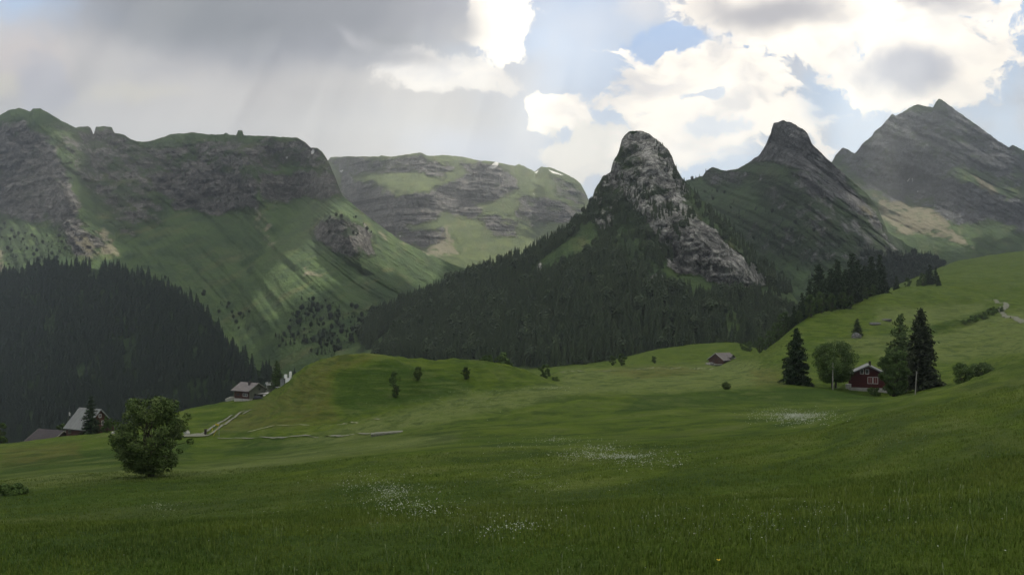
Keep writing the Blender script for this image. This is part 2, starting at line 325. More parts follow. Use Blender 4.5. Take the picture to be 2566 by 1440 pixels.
def pchip_tab(d, z, q):
    """monotone cubic along each column; d,z K x C ; q list of distances"""
    h = np.diff(d, axis=0); s = np.diff(z, axis=0) / h; K_ = d.shape[0]; m = np.zeros_like(z)
    w1 = 2 * h[1:] + h[:-1]; w2 = h[1:] + 2 * h[:-1]
    same = (s[:-1] * s[1:]) > 0
    with np.errstate(all='ignore'): hm = (w1 + w2) / (w1 / s[:-1] + w2 / s[1:])
    m[1:-1] = np.where(same, hm, 0); m[0] = s[0]; m[-1] = s[-1]
    out = np.zeros((len(q), d.shape[1]))
    for c in range(d.shape[1]):
        k = np.clip(np.searchsorted(d[:, c], q) - 1, 0, K_ - 2); t = np.clip((q - d[k, c]) / h[k, c], 0, 1); hh = h[k, c]
        out[:, c] = (2*t**3 - 3*t**2 + 1) * z[k, c] + (t**3 - 2*t**2 + t) * hh * m[k, c] + (-2*t**3 + 3*t**2) * z[k + 1, c] + (t**3 - t**2) * hh * m[k + 1, c]
    return out
LD = np.linspace(math.log(1.5), math.log(2600), 900); QD = np.exp(LD)
TAB = pchip_tab(KD, KZ, QD)
FURROWS = [([(2040, 890), (2120, 880), (2200, 866), (2340, 836), (2430, 812), (2510, 778), (2560, 772)], 1.5, 6.0), ([(2140, 812), (2220, 786), (2300, 772), (2420, 757), (2480, 752)], 1.1, 6.0),
           ([(2000, 868), (2080, 850), (2160, 826), (2260, 812)], 1.0, 6.0), ([(1380, 1004), (1500, 990), (1700, 986), (1900, 992)], 0.35, 6.0), ([(1500, 957), (1650, 945), (1800, 948), (1900, 955)], 0.4, 5.0), ([(880, 1100), (1000, 1074), (1200, 1045), (1400, 1030)], 0.4, 7.0)]
def ground_z(X, Y, detail=True):
    X = np.asarray(X, float); Y = np.maximum(np.asarray(Y, float), 1.5)
    px = np.clip(CX + F * X / Y, gx[0], gx[-1] - 0.01); fx = (px - gx[0]) / 6.0; i = fx.astype(int); fx = fx - i
    fy = np.clip((np.log(Y) - LD[0]) / (LD[1] - LD[0]), 0, len(LD) - 1.001); j = fy.astype(int); fy = fy - j
    z = (TAB[j, i] * (1 - fx) + TAB[j, i + 1] * fx) * (1 - fy) + (TAB[j + 1, i] * (1 - fx) + TAB[j + 1, i + 1] * fx) * fy
    if detail:
        k = np.clip((Y - 8) / 60, 0.0, 1)
        z = z + k * (0.55 * fbm(X / 38, Y / 30, 3, 0.5, 5)) + 0.10 * fbm(X / 4.0, Y / 4.0, 3, 0.5, 9)
        py_ = Y0 - F * z / Y; pp_ = CX + F * X / Y
        for ln, amp, wd in FURROWS:
            a_ = np.array(ln, float); yl = np.interp(pp_, a_[:, 0], a_[:, 1]); on = np.clip((pp_ - a_[0, 0]) / 40, 0, 1) * np.clip((a_[-1, 0] - pp_) / 40, 0, 1) * np.clip((Y - 150) / 30, 0, 1) * np.clip((900 - Y) / 100, 0, 1)
            t_ = (py_ - yl) / wd; z = z + on * amp * (np.exp(-(t_ + 1.2) ** 2) - np.exp(-t_ ** 2 * 1.5))
        z = z + np.clip((Y - 250) / 80, 0, 1) * np.clip((pp_ - 1950) / 80, 0, 1) * 2.6 * fbm((X + .6 * Y) / 42, (Y - .5 * X) / 30, 4, 0.5, 27, True)
        rough_ = np.clip((Y - 120) / 60, 0, 1) * np.clip((330 - Y) / 60, 0, 1)
        pxx = CX + F * X / Y
        md = np.clip((pxx - 620) / 120, 0, 1) * np.clip((1420 - pxx) / 120, 0, 1)
        z = z + rough_ * md * (0.8 * fbm((X + 0.6 * Y) / 13.0, (Y - 0.4 * X) / 20.0, 3, 0.5, 21, True) + 0.5 * fbm((X + Y) / 4.0, (Y - 0.5 * X) / 6.0, 3, 0.5, 22, True))
        hm = np.clip((Y - 85) / 50, 0, 1); z = z + hm * (0.42 * fbm((X + .5 * Y) / 14, (Y - .3 * X) / 11, 4, 0.55, 25, True) + 0.6 * np.clip((Y - 220) / 100, 0, 1) * np.clip((CX + F * X / Y - 1350) / 150, 0, 1) * fbm((X + .8 * Y) / 34, (Y - .2 * X) / 26, 4, 0.55, 26, True))
        far = np.clip((Y - 330) / 200, 0, 1)
        z = z + far * 2.2 * fbm((X + .4 * Y) / 60, Y / 60, 5, 0.55, 31)
    return z
def at(px, D):
    """ground point under a frame column at a distance"""
    X = (px - CX) / F * D; return Vector((X, D, float(ground_z(X, D))))
def px_of(X, Y, Z): return CX + F * X / Y, Y0 - F * Z / Y
def hit(px, py, dmin=10, dmax=1600):
    """first ground point seen at a frame position"""
    d = np.exp(np.linspace(math.log(dmin), math.log(dmax), 2500)); X = (px - CX) / F * d; z = ground_z(X, d)
    zz = (Y0 - py) / F * d; k = np.argmax(z >= zz)
    if not (z >= zz).any(): return None
    return Vector((X[k], d[k], z[k]))

# mesh of the meadow sheet; rows denser near the lines where it matters
rows = np.concatenate([np.linspace(-40, 1.0, 8), np.exp(np.linspace(math.log(1.5), math.log(12), 30)), np.exp(np.linspace(math.log(12.4), math.log(2550), 760))])
nc = 820
sgrid = np.linspace(-0.86, 0.86, nc)
Yg, Sg = np.meshgrid(rows, sgrid, indexing='ij')
Xg = Sg * (np.maximum(Yg, 0) + 22)
Zg = np.where(Yg > 1.2, ground_z(Xg, np.maximum(Yg, 1.5)), ground_z(Xg, np.full_like(Xg, 1.5)))
GPX = CX + F * Xg / np.maximum(Yg, 1.5); GPY = Y0 - F * Zg / np.maximum(Yg, 1.5)
def grid_faces(nr, ncol, off=0):
    i = np.arange(nr - 1)[:, None] * ncol + np.arange(ncol - 1)[None, :] + off
    return np.stack([i, i + 1, i + ncol + 1, i + ncol], -1).reshape(-1, 4)
wx = GPX + 26 * fbm(Xg / 9, Yg / 14, 4, 0.6, 41); wy = GPY + 7 * fbm(Xg / 9, Yg / 14, 4, 0.6, 43)
dry = np.zeros_like(Zg)
for pl in [[(690, 990), (760, 930), (850, 888), (960, 884), (900, 915), (850, 930), (835, 980), (850, 1050), (800, 1058), (620, 1075), (540, 1085), (560, 1050)],
           [(0, 1125), (200, 1105), (210, 1150), (0, 1170)], [(1500, 925), (1700, 915), (1760, 930), (1600, 950)], [(1880, 925), (1960, 925), (1960, 965), (1890, 965)],
           [(740, 1040), (840, 1040), (840, 1056), (720, 1060)]]:
    dry = np.maximum(dry, poly_mask(wx, wy, pl, 14))
dry *= (Yg > 100)
pale = np.zeros_like(Zg)
for pl in [[(1400, 960), (1400, 925), (1700, 915), (1900, 900), (1960, 965), (1700, 980), (1500, 985), (1350, 1010), (1150, 1050), (1000, 1080), (900, 1100), (700, 1120), (900, 1060), (1150, 995)],
           [(2200, 880), (2350, 838), (2480, 795), (2600, 760), (2700, 870), (2566, 885), (2350, 905), (2200, 905)], [(480, 1168), (900, 1105), (1150, 1085), (1150, 1105), (850, 1140), (600, 1185), (350, 1200), (0, 1225), (0, 1195), (200, 1175)],
           [(2070, 855), (2300, 830), (2300, 850), (2200, 880), (2060, 895)], [(2200, 770), (2480, 760), (2440, 790), (2300, 820), (2180, 810)]]:
    pale = np.maximum(pale, poly_mask(wx, wy, pl, 16))
lush_shade = np.zeros_like(Zg)  # lush grass, plus shade of the mound flank and swales painted as darker green
for pl in [[(860, 930), (1000, 905), (1180, 960), (1180, 990), (1000, 1015), (870, 1040), (840, 990)], [(1600, 985), (1960, 970), (2200, 980), (2200, 1005), (1900, 1010), (1550, 1030)],
           [(0, 1150), (200, 1130), (480, 1110), (480, 1155), (200, 1170), (0, 1190)], [(2180, 835), (2330, 815), (2420, 790), (2510, 770), (2500, 785), (2350, 836), (2250, 850)], [(600, 1100), (930, 1092), (1000, 1086), (900, 1104), (700, 1135), (560, 1140)],
           [(0, 1230), (800, 1200), (1500, 1230), (1900, 1300), (1500, 1440), (0, 1440)]]:
    lush_shade = np.maximum(lush_shade, poly_mask(wx, wy, pl, 14) * (0.55 if pl[-1] == (0, 1440) else 1))
gv = np.stack([Xg, Yg, Zg], -1).reshape(-1, 3)
gm = np.stack([dry, pale, lush_shade, np.ones_like(dry)], -1).reshape(-1, 4)

m, t, b = new_mat('meadow_cover'); geo = t.node('ShaderNodeNewGeometry'); p = geo.outputs['Position']
atn = t.node('ShaderNodeAttribute', attribute_name='mask'); sp = t.node('ShaderNodeSeparateColor'); t.l.new(atn.outputs['Color'], sp.inputs[0])
n1 = t.noise(p, 0.035, 5, 0.6, 0.4); n2 = t.noise(p, 0.22, 6, 0.65); n3 = t.noise(p, 1.3, 6, 0.7); n4 = t.noise(t.mapping(p, sc=(9, 3.5, 9)), 1.0, 4, 0.7)
n5 = t.noise(t.mapping(p, sc=(0.35, 0.12, 0.6), rot=(0, 0, 0.35)), 1.0, 6, 0.7); n6 = t.noise(t.mapping(p, sc=(0.09, 0.05, 0.9), rot=(0, 0, -0.3)), 1.0, 6, 0.7)
terr = t.noise(t.mapping(p, sc=(0.10, 0.10, 1.5), rot=(0.05, 0.05, 0)), 1.0, 5, 0.6); n7 = t.noise(p, 0.012, 3)
g = t.mix(t.smooth(n1, 0.35, 0.65), (0.072, 0.118, 0.009), (0.108, 0.150, 0.014))
g = t.mix(t.smooth(n7, 0.45, 0.62, 0, 0.5), g, (0.115, 0.165, 0.020))
g = t.mix(t.smooth(n2, 0.35, 0.68, 0, 0.75), g, (0.048, 0.086, 0.009))
g = t.mix(t.smooth(sp.outputs[2], 0.0, 1.0, 0, 0.75), g, (0.030, 0.066, 0.009))
g = t.mix(t.math('MULTIPLY', sp.outputs[1], t.smooth(n5, 0.3, 0.6, 0.45, 1.0)), g, t.mix(n2, (0.165, 0.20, 0.065), (0.125, 0.165, 0.045)))
g = t.mix(t.math('MULTIPLY', sp.outputs[0], t.smooth(n5, 0.3, 0.62, 0.15, 0.85)), g, t.mix(n3, (0.135, 0.115, 0.028), (0.085, 0.095, 0.025)))
g = t.mix(t.smooth(n3, 0.48, 0.75, 0, 0.55), g, (0.105, 0.14, 0.038))
g = t.mix(t.smooth(n6, 0.48, 0.66, 0, 0.55), g, (0.095, 0.12, 0.035))
g = t.mix(t.smooth(n6, 0.46, 0.32, 0, 0.5), g, (0.030, 0.058, 0.012))
g = t.mix(t.smooth(n5, 0.53, 0.68, 0, 0.6), g, (0.026, 0.055, 0.010))
g = t.mix(t.smooth(terr, 0.50, 0.62, 0, 0.55), g, (0.032, 0.062, 0.011))
g = t.mix(t.smooth(terr, 0.46, 0.36, 0, 0.35), g, (0.15, 0.18, 0.05))
g = t.mix(t.smooth(n4, 0.46, 0.75, 0, 0.55), g, (0.02, 0.045, 0.008))
t.l.new(g, b.inputs['Base Color']); b.inputs['Roughness'].default_value = 0.95; b.inputs['Specular IOR Level'].default_value = 0.05
hgt = t.math('ADD', t.math('MULTIPLY', n3, 0.6), t.math('ADD', t.math('MULTIPLY', n4, 0.25), t.math('MULTIPLY_ADD', terr, -0.9, t.math('MULTIPLY', n2, 0.9))))
bump(t, b, hgt, 1.1, 1.0)
meadow = mesh_obj('ground', gv, grid_faces(len(rows), nc), MAT['meadow_cover'], smooth=True, attr={'mask': gm})
tag(meadow, 'rolling green alpine meadow with hummocks and mown fields', 'meadow', kind='structure')

# ------------------------------------------------------------------ mountains
class Sheet: pass
def build_mountain(name, label, x0, x1, ridge, base, Db, slope, masks, mat, relief, step=2.6, nrow=260, rough_ridge=2.0, seed=0, cat='mountain'):
    xs = np.arange(x0, x1 + 1, step); rg = interp(ridge, xs); bs = interp(base, xs)
    rg = rg + rough_ridge * fbm(xs / 9.0, xs * 0 + seed, 4, 0.6, seed)
    tt = np.linspace(0, 1, nrow); rsm = blur(rg[None, :], 14, 1)[0]
    top = np.clip((tt - 0.86) / 0.14, 0, 1)[:, None] ** 1.5
    Y = bs[None, :] + (rsm - bs)[None, :] * tt[:, None] + (rg - rsm)[None, :] * top; X = np.repeat(xs[None, :], nrow, 0)
    wX = X + 16 * fbm(X / 45, Y / 45, 5, 0.6, seed + 3); wY = Y + 16 * fbm(X / 45, Y / 45, 5, 0.6, seed + 4)
    mk = np.zeros(X.shape + (4,))
    for ch, amt, pl, soft in masks:
        mm = poly_mask(wX if ch != 3 else X, wY if ch != 3 else Y, pl, soft)
        if amt < 0: mk[..., ch] = mk[..., ch] * (1 - mm * (-amt))
        else: mk[..., ch] = np.maximum(mk[..., ch], mm * amt)
    if slope[0] == 'auto':
        gsl, rsl = slope[1], slope[2]
        rk = blur(blur(mk[..., 0], 8, 1), 3, 0); ang = np.radians(gsl + (rsl - gsl) * np.clip(rk, 0, 1))
    c = 1 / np.tan(ang); v = (Y0 - Y) / F
    D = np.zeros_like(X); D[0] = interp(Db, xs)
    for k in range(1, nrow): D[k] = D[k - 1] * (1 - c[k] * v[k - 1]) / (1 - c[k] * v[k])
    D = blur(D, 9, 1)
    xw = X * 0 + (X - CX) / F * D; zw = v * D
    D = D + relief(xw, zw, X, Y, mk, tt[:, None])
    Px = (X - CX) / F * D; Pz = v * D
    # back slope
    nb = 10; s = np.linspace(0, 1, nb + 1)[1:, None]; H = (Pz[-1] - Pz[-1].min() * 0 + 150)
    Db_ = D[-1][None, :] + s * H[None, :] * 1.1; Zb = Pz[-1][None, :] - s * H[None, :]; Xb = (xs - CX)[None, :] / F * D[-1][None, :] + 0 * s
    # foot below the base line
    Zf = (Pz[0] - 120)[None, :]; Df = (D[0] - 40)[None, :]; Xf = ((xs - CX) / F * D[0])[None, :]
    VX = np.concatenate([Xf, Px, Xb]); VY = np.concatenate([Df, D, Db_]); VZ = np.concatenate([Zf, Pz, Zb])
    mkf = np.concatenate([mk[:1], mk, np.repeat(mk[-1:], nb, 0)])
    o = mesh_obj(name, np.stack([VX, VY, VZ], -1).reshape(-1, 3), grid_faces(VX.shape[0], len(xs)), mat, smooth=True, attr={'mask': mkf.reshape(-1, 4)})
    tag(o, label, cat, kind='structure')
    sh = Sheet(); sh.x0 = x0; sh.step = step; sh.xs = xs; sh.X, sh.Y, sh.P, sh.mk = X, Y, np.stack([Px, D, Pz], -1), mk; sh.o = o
    return sh

def rel_left(xw, zw, X, Y, mk, t):
    q = xw + 1.5 * zw                                   # gullies run down to the right
    r = 26 * fbm(q / 170, zw / 700, 4, 0.5, 3, True) * np.clip(t * 2.5, 0, 1)
    r += 12 * fbm(q / 34, zw / 220, 5, 0.6, 5, True) * np.clip(t * 2.0 + 0.1, 0, 1) * (1 - 0.7 * mk[..., 0])
    r += mk[..., 0] * (16 * fbm(xw / 40, zw / 22, 5, 0.62, 8, True) + 5 * fbm(xw / 120, zw / 14, 3, 0.6, 9))
    r += 3 * fbm(xw / 14, zw / 12, 4, 0.6, 12)
    # the crag on the far left and the rib at column 600 stand forward
    r -= 85 * np.exp(-((X - 70) / 170.0) ** 2) * np.clip(t * 1.6, 0, 1)
    r -= 60 * np.clip(1 - np.abs(X - (600 + (Y - 380) * 0.30)) / 70, 0, 1) * np.clip((600 - Y) / 100, 0, 1) * np.clip((Y - 350) / 30, 0, 1)
    r += 60 * np.clip(1 - np.abs(X - (690 + (Y - 380) * 0.42)) / 80, 0, 1) * np.clip((620 - Y) / 100, 0, 1) * np.clip((Y - 345) / 60, 0, 1)
    r -= 70 * np.clip(1 - np.abs(X - (870 + (Y - 580) * 0.4)) / 75, 0, 1) * np.clip((690 - Y) / 60, 0, 1) * np.clip((Y - 500) / 50, 0, 1)
    return r
left = build_mountain('mountain_ridge', 'long green mountain wall with grey cliff bands filling the left half', -420, 1420,
    [(-420, 330), (-200, 300), (0, 288), (25, 275), (50, 271), (76, 280), (82, 272), (100, 271), (125, 285), (160, 306), (190, 320), (197, 318), (220, 316), (228, 322), (231, 336), (236, 334), (240, 318), (262, 316), (280, 318), (286, 333), (310, 337), (330, 350), (350, 355), (370, 355), (395, 348), (415, 341), (430, 336), (450, 335), (470, 334), (480, 331), (520, 337), (560, 337), (566, 332), (575, 338), (593, 339), (595, 327), (608, 327), (610, 340), (650, 340), (700, 343), (745, 345), (765, 357), (778, 370), (795, 371), (808, 380), (817, 395), (824, 406), (840, 445), (858, 490), (900, 525), (960, 570), (1000, 600), (1075, 637), (1130, 660), (1250, 700), (1420, 760)],
    [(-420, 1120), (600, 1090), (760, 960), (900, 900), (1000, 880), (1420, 900)],
    [(-420, 1050), (0, 1050), (700, 1080), (900, 1150), (1100, 1450), (1420, 1500)], ('auto', 27, 62),
    [(0, 0.75, [(-200, 330), (60, 300), (110, 330), (160, 420), (190, 480), (210, 560), (270, 600), (230, 650), (180, 640), (140, 560), (60, 545), (-200, 540)], 30),
     (0, 0.6, [(190, 318), (320, 335), (330, 375), (200, 350)], 14), (0, 0.45, [(120, 300), (330, 340), (420, 400), (400, 560), (280, 560), (180, 420)], 30), (0, 0.72, [(360, 440), (430, 425), (600, 420), (650, 460), (645, 528), (560, 532), (430, 515), (385, 480)], 22),
     (0, 0.5, [(560, 375), (615, 370), (640, 460), (600, 465), (575, 420)], 14), (0, 0.72, [(640, 430), (700, 440), (780, 430), (850, 438), (868, 490), (780, 498), (690, 500), (650, 490)], 16),
     (0, 0.52, [(660, 350), (760, 352), (805, 378), (845, 440), (780, 425), (690, 410)], 16), (0, 0.72, [(785, 575), (830, 545), (890, 550), (940, 585), (943, 630), (880, 645), (800, 605)], 16),
     (0, 0.56, [(280, 350), (420, 358), (560, 352), (700, 352), (700, 420), (560, 430), (420, 435), (320, 430)], 26), (0, 0.5, [(290, 520), (340, 520), (350, 590), (300, 600)], 20),
     (1, 0.55, [(170, 590), (260, 560), (310, 640), (200, 655)], 24), (1, 0.42, [(600, 500), (660, 520), (700, 620), (680, 640)], 24),
     (1, 0.55, [(925, 560), (1000, 600), (1090, 642), (1060, 640), (960, 590)], 8), (1, 0.5, [(740, 645), (790, 660), (830, 700), (760, 690)], 20),
     (2, 0.55, [(-100, 500), (60, 540), (180, 640), (60, 700), (-100, 560)], 30), (2, 0.45, [(750, 700), (900, 740), (930, 860), (800, 930), (700, 800)], 60),
     (2, 0.5, [(790, 540), (870, 540), (920, 600), (860, 600)], 20), (1, 0.55, [(-100, 600), (10, 600), (30, 700), (-100, 720)], 30),
     (3, 1, [(779, 381), (784, 373), (788, 376), (786, 385), (781, 387)], 2), (3, 1, [(714, 393), (722, 393), (719, 399)], 2)], M_left, rel_left, nrow=300, seed=11, rough_ridge=1.6)

def rel_far(xw, zw, X, Y, mk, t):
    r = 60 * fbm(xw / 420, zw / 300, 5, 0.5, 23, True) * np.clip(t * 2, 0, 1)
    r += mk[..., 0] * (30 * fbm(xw / 70, zw / 40, 5, 0.6, 28, True) + 26 * fbm(xw / 500, zw / 26, 4, 0.6, 29))
    r += 8 * fbm((xw - zw * .5) / 50, zw / 120, 4, 0.6, 24)
    return r
far = build_mountain('plateau', 'far sunlit plateau mountain with grey cliffs and snow patches', 700, 1700,
    [(700, 500), (815, 425), (822, 402), (828, 394), (870, 392), (950, 392), (955, 389), (980, 393), (1030, 385), (1055, 382), (1070, 390), (1080, 391), (1110, 388), (1160, 393), (1200, 402), (1240, 405), (1270, 412), (1290, 415), (1300, 410), (1320, 420), (1340, 430), (1355, 418), (1380, 420), (1410, 432), (1440, 447), (1455, 460), (1465, 478), (1475, 500), (1700, 640)],
    [(700, 700), (1100, 720), (1300, 760), (1700, 800)], [(700, 2500), (1100, 2350), (1400, 2500), (1700, 2600)], ('auto', 24, 64),
    [(0, 0.8, [(850, 420), (960, 480), (990, 500), (1110, 470), (1200, 430), (1240, 470), (1290, 480), (1190, 545), (1100, 530), (1090, 545), (1000, 580), (985, 600), (900, 530), (850, 470)], 16),
     (0, 0.65, [(1150, 395), (1240, 415), (1290, 440), (1300, 480), (1220, 480), (1170, 430)], 14), (0, 0.62, [(830, 400), (1060, 390), (1140, 420), (1110, 450), (980, 440), (850, 430)], 16),
     (0, 0.7, [(1000, 560), (1110, 570), (1115, 600), (1060, 625), (1000, 600)], 8), (0, 0.6, [(1190, 545), (1300, 545), (1300, 590), (1230, 590)], 12), (0, 0.6, [(1290, 500), (1400, 500), (1460, 520), (1440, 560), (1330, 560), (1290, 540)], 14),
     (0, -0.9, [(960, 440), (1050, 432), (1110, 462), (1060, 475), (1000, 482), (960, 470)], 10), (0, -0.8, [(1190, 512), (1290, 497), (1300, 520), (1210, 535)], 8), (0, -0.8, [(1010, 565), (1090, 548), (1100, 570), (1030, 585)], 8),
     (0, 0.45, [(1380, 430), (1470, 480), (1470, 520), (1400, 490)], 12),
     (1, 0.6, [(1118, 555), (1150, 640), (1100, 650), (1060, 645), (1090, 600)], 10), (1, 0.4, [(1200, 480), (1420, 540), (1380, 560)], 20), (2, 0.5, [(1300, 530), (1380, 540), (1360, 600), (1300, 590)], 16),
     (3, 1, [(1228, 417), (1240, 406), (1249, 407), (1248, 416), (1236, 423), (1220, 419)], 1.5), (3, 1, [(1339, 433), (1352, 424), (1345, 434)], 1.5), (3, 1, [(1372, 424), (1400, 434), (1417, 441), (1385, 434)], 2),
     (3, 1, [(849, 429), (862, 424), (856, 432)], 1.5), (3, 1, [(1333, 481), (1342, 489), (1338, 488)], 1.5), (3, 1, [(1000, 590), (1005, 590), (1003, 598)], 2)], M_far, rel_far, nrow=240, seed=21, rough_ridge=1.2)

def rel_horn(xw, zw, X, Y, mk, t):
    a = np.clip(1 - (Y - 330) / 260, 0, 1)
    r = 30 * fbm(xw / 90, zw / 140, 4, 0.5, 33, True) * np.clip(t * 3, 0, 1)
    r += mk[..., 0] * (21 * fbm(xw / 24, zw / 34, 5, 0.62, 38, True) + 6 * fbm(xw / 7, zw / 9, 4, 0.6, 39))
    r += 5 * fbm(xw / 16, zw / 14, 4, 0.6, 34)
    # crest ridge running down towards the viewer, flanks falling away
    cx = 1600 - 40 * t + (Y - 330) * 0.12
    r += 0.55 * np.maximum(np.abs(X - cx) - 20, 0) * (0.35 + 0.65 * t)
    r -= 45 * np.clip(1 - np.abs(X - (1760 + (Y - 600) * 0.9)) / 90, 0, 1) * np.clip((Y - 520) / 60, 0, 1) * np.clip((720 - Y) / 60, 0, 1)
    return r
horn = build_mountain('mountain_horn', 'rocky horn with pale cliffs and spruce forest on its lower slopes', 840, 2150,
    [(840, 860), (880, 822), (900, 812), (1000, 768), (1100, 722), (1200, 676), (1300, 640), (1380, 598), (1440, 556), (1480, 510), (1490, 475), (1510, 443), (1530, 430), (1536, 405), (1550, 382), (1558, 348), (1566, 338), (1575, 330), (1595, 327), (1620, 331), (1635, 342), (1650, 352), (1672, 372), (1684, 392), (1690, 410), (1700, 430), (1712, 450), (1760, 500), (1830, 565), (1900, 645), (1960, 705), (2010, 770), (2060, 830), (2150, 850)],
    [(840, 900), (940, 905), (1200, 915), (1400, 925), (1600, 900), (1800, 885), (2150, 880)], [(840, 900), (1000, 830), (1400, 760), (1700, 800), (1900, 760), (2150, 800)], ('auto', 27, 66),
    [(0, 0.62, [(1530, 420), (1560, 320), (1660, 330), (1730, 470), (1700, 520), (1560, 470), (1480, 520), (1490, 470)], 22),
     (0, 0.52, [(1480, 500), (1560, 460), (1720, 500), (1760, 560), (1660, 640), (1560, 560), (1500, 590)], 20),
     (0, 0.75, [(1560, 465), (1640, 480), (1680, 505), (1715, 570), (1665, 610), (1620, 560), (1600, 540), (1560, 510)], 12),
     (0, 0.8, [(1580, 560), (1670, 570), (1690, 600), (1640, 620)], 12),
     (0, 1.0, [(1655, 640), (1690, 600), (1740, 548), (1790, 580), (1850, 640), (1900, 680), (1945, 705), (1900, 718), (1810, 720), (1750, 690), (1700, 692), (1670, 670)], 10),
     (0, 0.7, [(1610, 695), (1660, 695), (1650, 715), (1615, 710)], 8), (0, 0.6, [(1300, 690), (1360, 650), (1360, 690), (1320, 705)], 10),
     (2, 0.8, [(880, 800), (1480, 500), (1440, 600), (1560, 640), (1650, 720), (1900, 740), (2100, 830), (2000, 890), (900, 920)], 30),
     (2, 0.66, [(1490, 440), (1560, 480), (1640, 560), (1680, 640), (1640, 700), (1500, 640)], 26), (2, 0.42, [(1540, 350), (1680, 380), (1720, 480), (1640, 500), (1540, 450)], 20), (2, 0.6, [(1700, 480), (1760, 500), (1960, 700), (1900, 680), (1800, 560)], 14),
     (2, -1, [(1310, 695), (1330, 670), (1400, 620), (1450, 575), (1500, 550), (1520, 570), (1500, 610), (1430, 660), (1370, 690)], 12),
     (2, -1, [(900, 905), (925, 870), (985, 808), (1010, 800), (985, 850), (955, 885)], 8), (2, -0.8, [(1790, 850), (1830, 760), (1860, 760), (1850, 850)], 14)], M_horn, rel_horn, step=2.2, nrow=300, seed=31, rough_ridge=2.4)

def rel_second(xw, zw, X, Y, mk, t):
    q = xw + 0.8 * zw
    r = 36 * fbm(q / 110, zw / 300, 4, 0.5, 43, True) * np.clip(t * 3, 0, 1)
    r += mk[..., 0] * (16 * fbm(q / 24, zw / 60, 5, 0.62, 48, True))
    r += 7 * fbm(xw / 22, zw / 20, 5, 0.62, 44)
    r += 0.8 * np.maximum(np.abs(X - (1985 + (Y - 300) * 0.35)) - 20, 0) * (0.3 + 0.7 * t)
    return r
second = build_mountain('mountain_peak', 'blunt rocky summit between the pale horn and the tall right peak', 1640, 2480,
    [(1640, 520), (1690, 470), (1720, 452), (1760, 441), (1770, 426), (1785, 418), (1800, 423), (1820, 428), (1850, 422), (1880, 405), (1905, 385), (1920, 360), (1932, 332), (1938, 308), (1950, 306), (1962, 302), (1985, 308), (2010, 322), (2025, 336), (2035, 360), (2060, 385), (2075, 400), (2085, 408), (2120, 440), (2170, 482), (2200, 522), (2225, 580), (2300, 630), (2360, 660), (2480, 700)],
    [(1640, 860), (2000, 850), (2200, 760), (2480, 740)], [(1640, 1250), (2000, 1150), (2200, 1250), (2480, 1300)], ('auto', 31, 60),
    [(0, 0.8, [(1880, 400), (1930, 290), (2000, 290), (2100, 410), (2130, 470), (2060, 440), (1960, 420)], 16),
     (0, 0.66, [(1970, 430), (2060, 420), (2180, 500), (2220, 590), (2180, 570), (2090, 500), (2000, 480)], 16), (0, 0.5, [(2120, 620), (2200, 600), (2300, 660), (2180, 690)], 18),
     (0, 0.55, [(1760, 430), (1850, 430), (1900, 440), (1850, 470), (1780, 460)], 14), (0, 0.38, [(1800, 520), (2200, 600), (2200, 680), (1900, 650)], 40),
     (1, 0.6, [(2140, 500), (2180, 520), (2200, 560), (2170, 540)], 12), (2, 0.45, [(1700, 520), (1900, 500), (2100, 600), (2150, 700), (1900, 760), (1800, 640)], 50), (2, 0.42, [(1700, 450), (1880, 420), (2000, 440), (2200, 620), (2300, 700), (1800, 740), (1700, 560)], 30), (0, 0.42, [(1880, 440), (2060, 440), (2260, 620), (2240, 700), (2060, 600), (1900, 500)], 30)], M_second, rel_second, nrow=240, seed=41, rough_ridge=2.6)

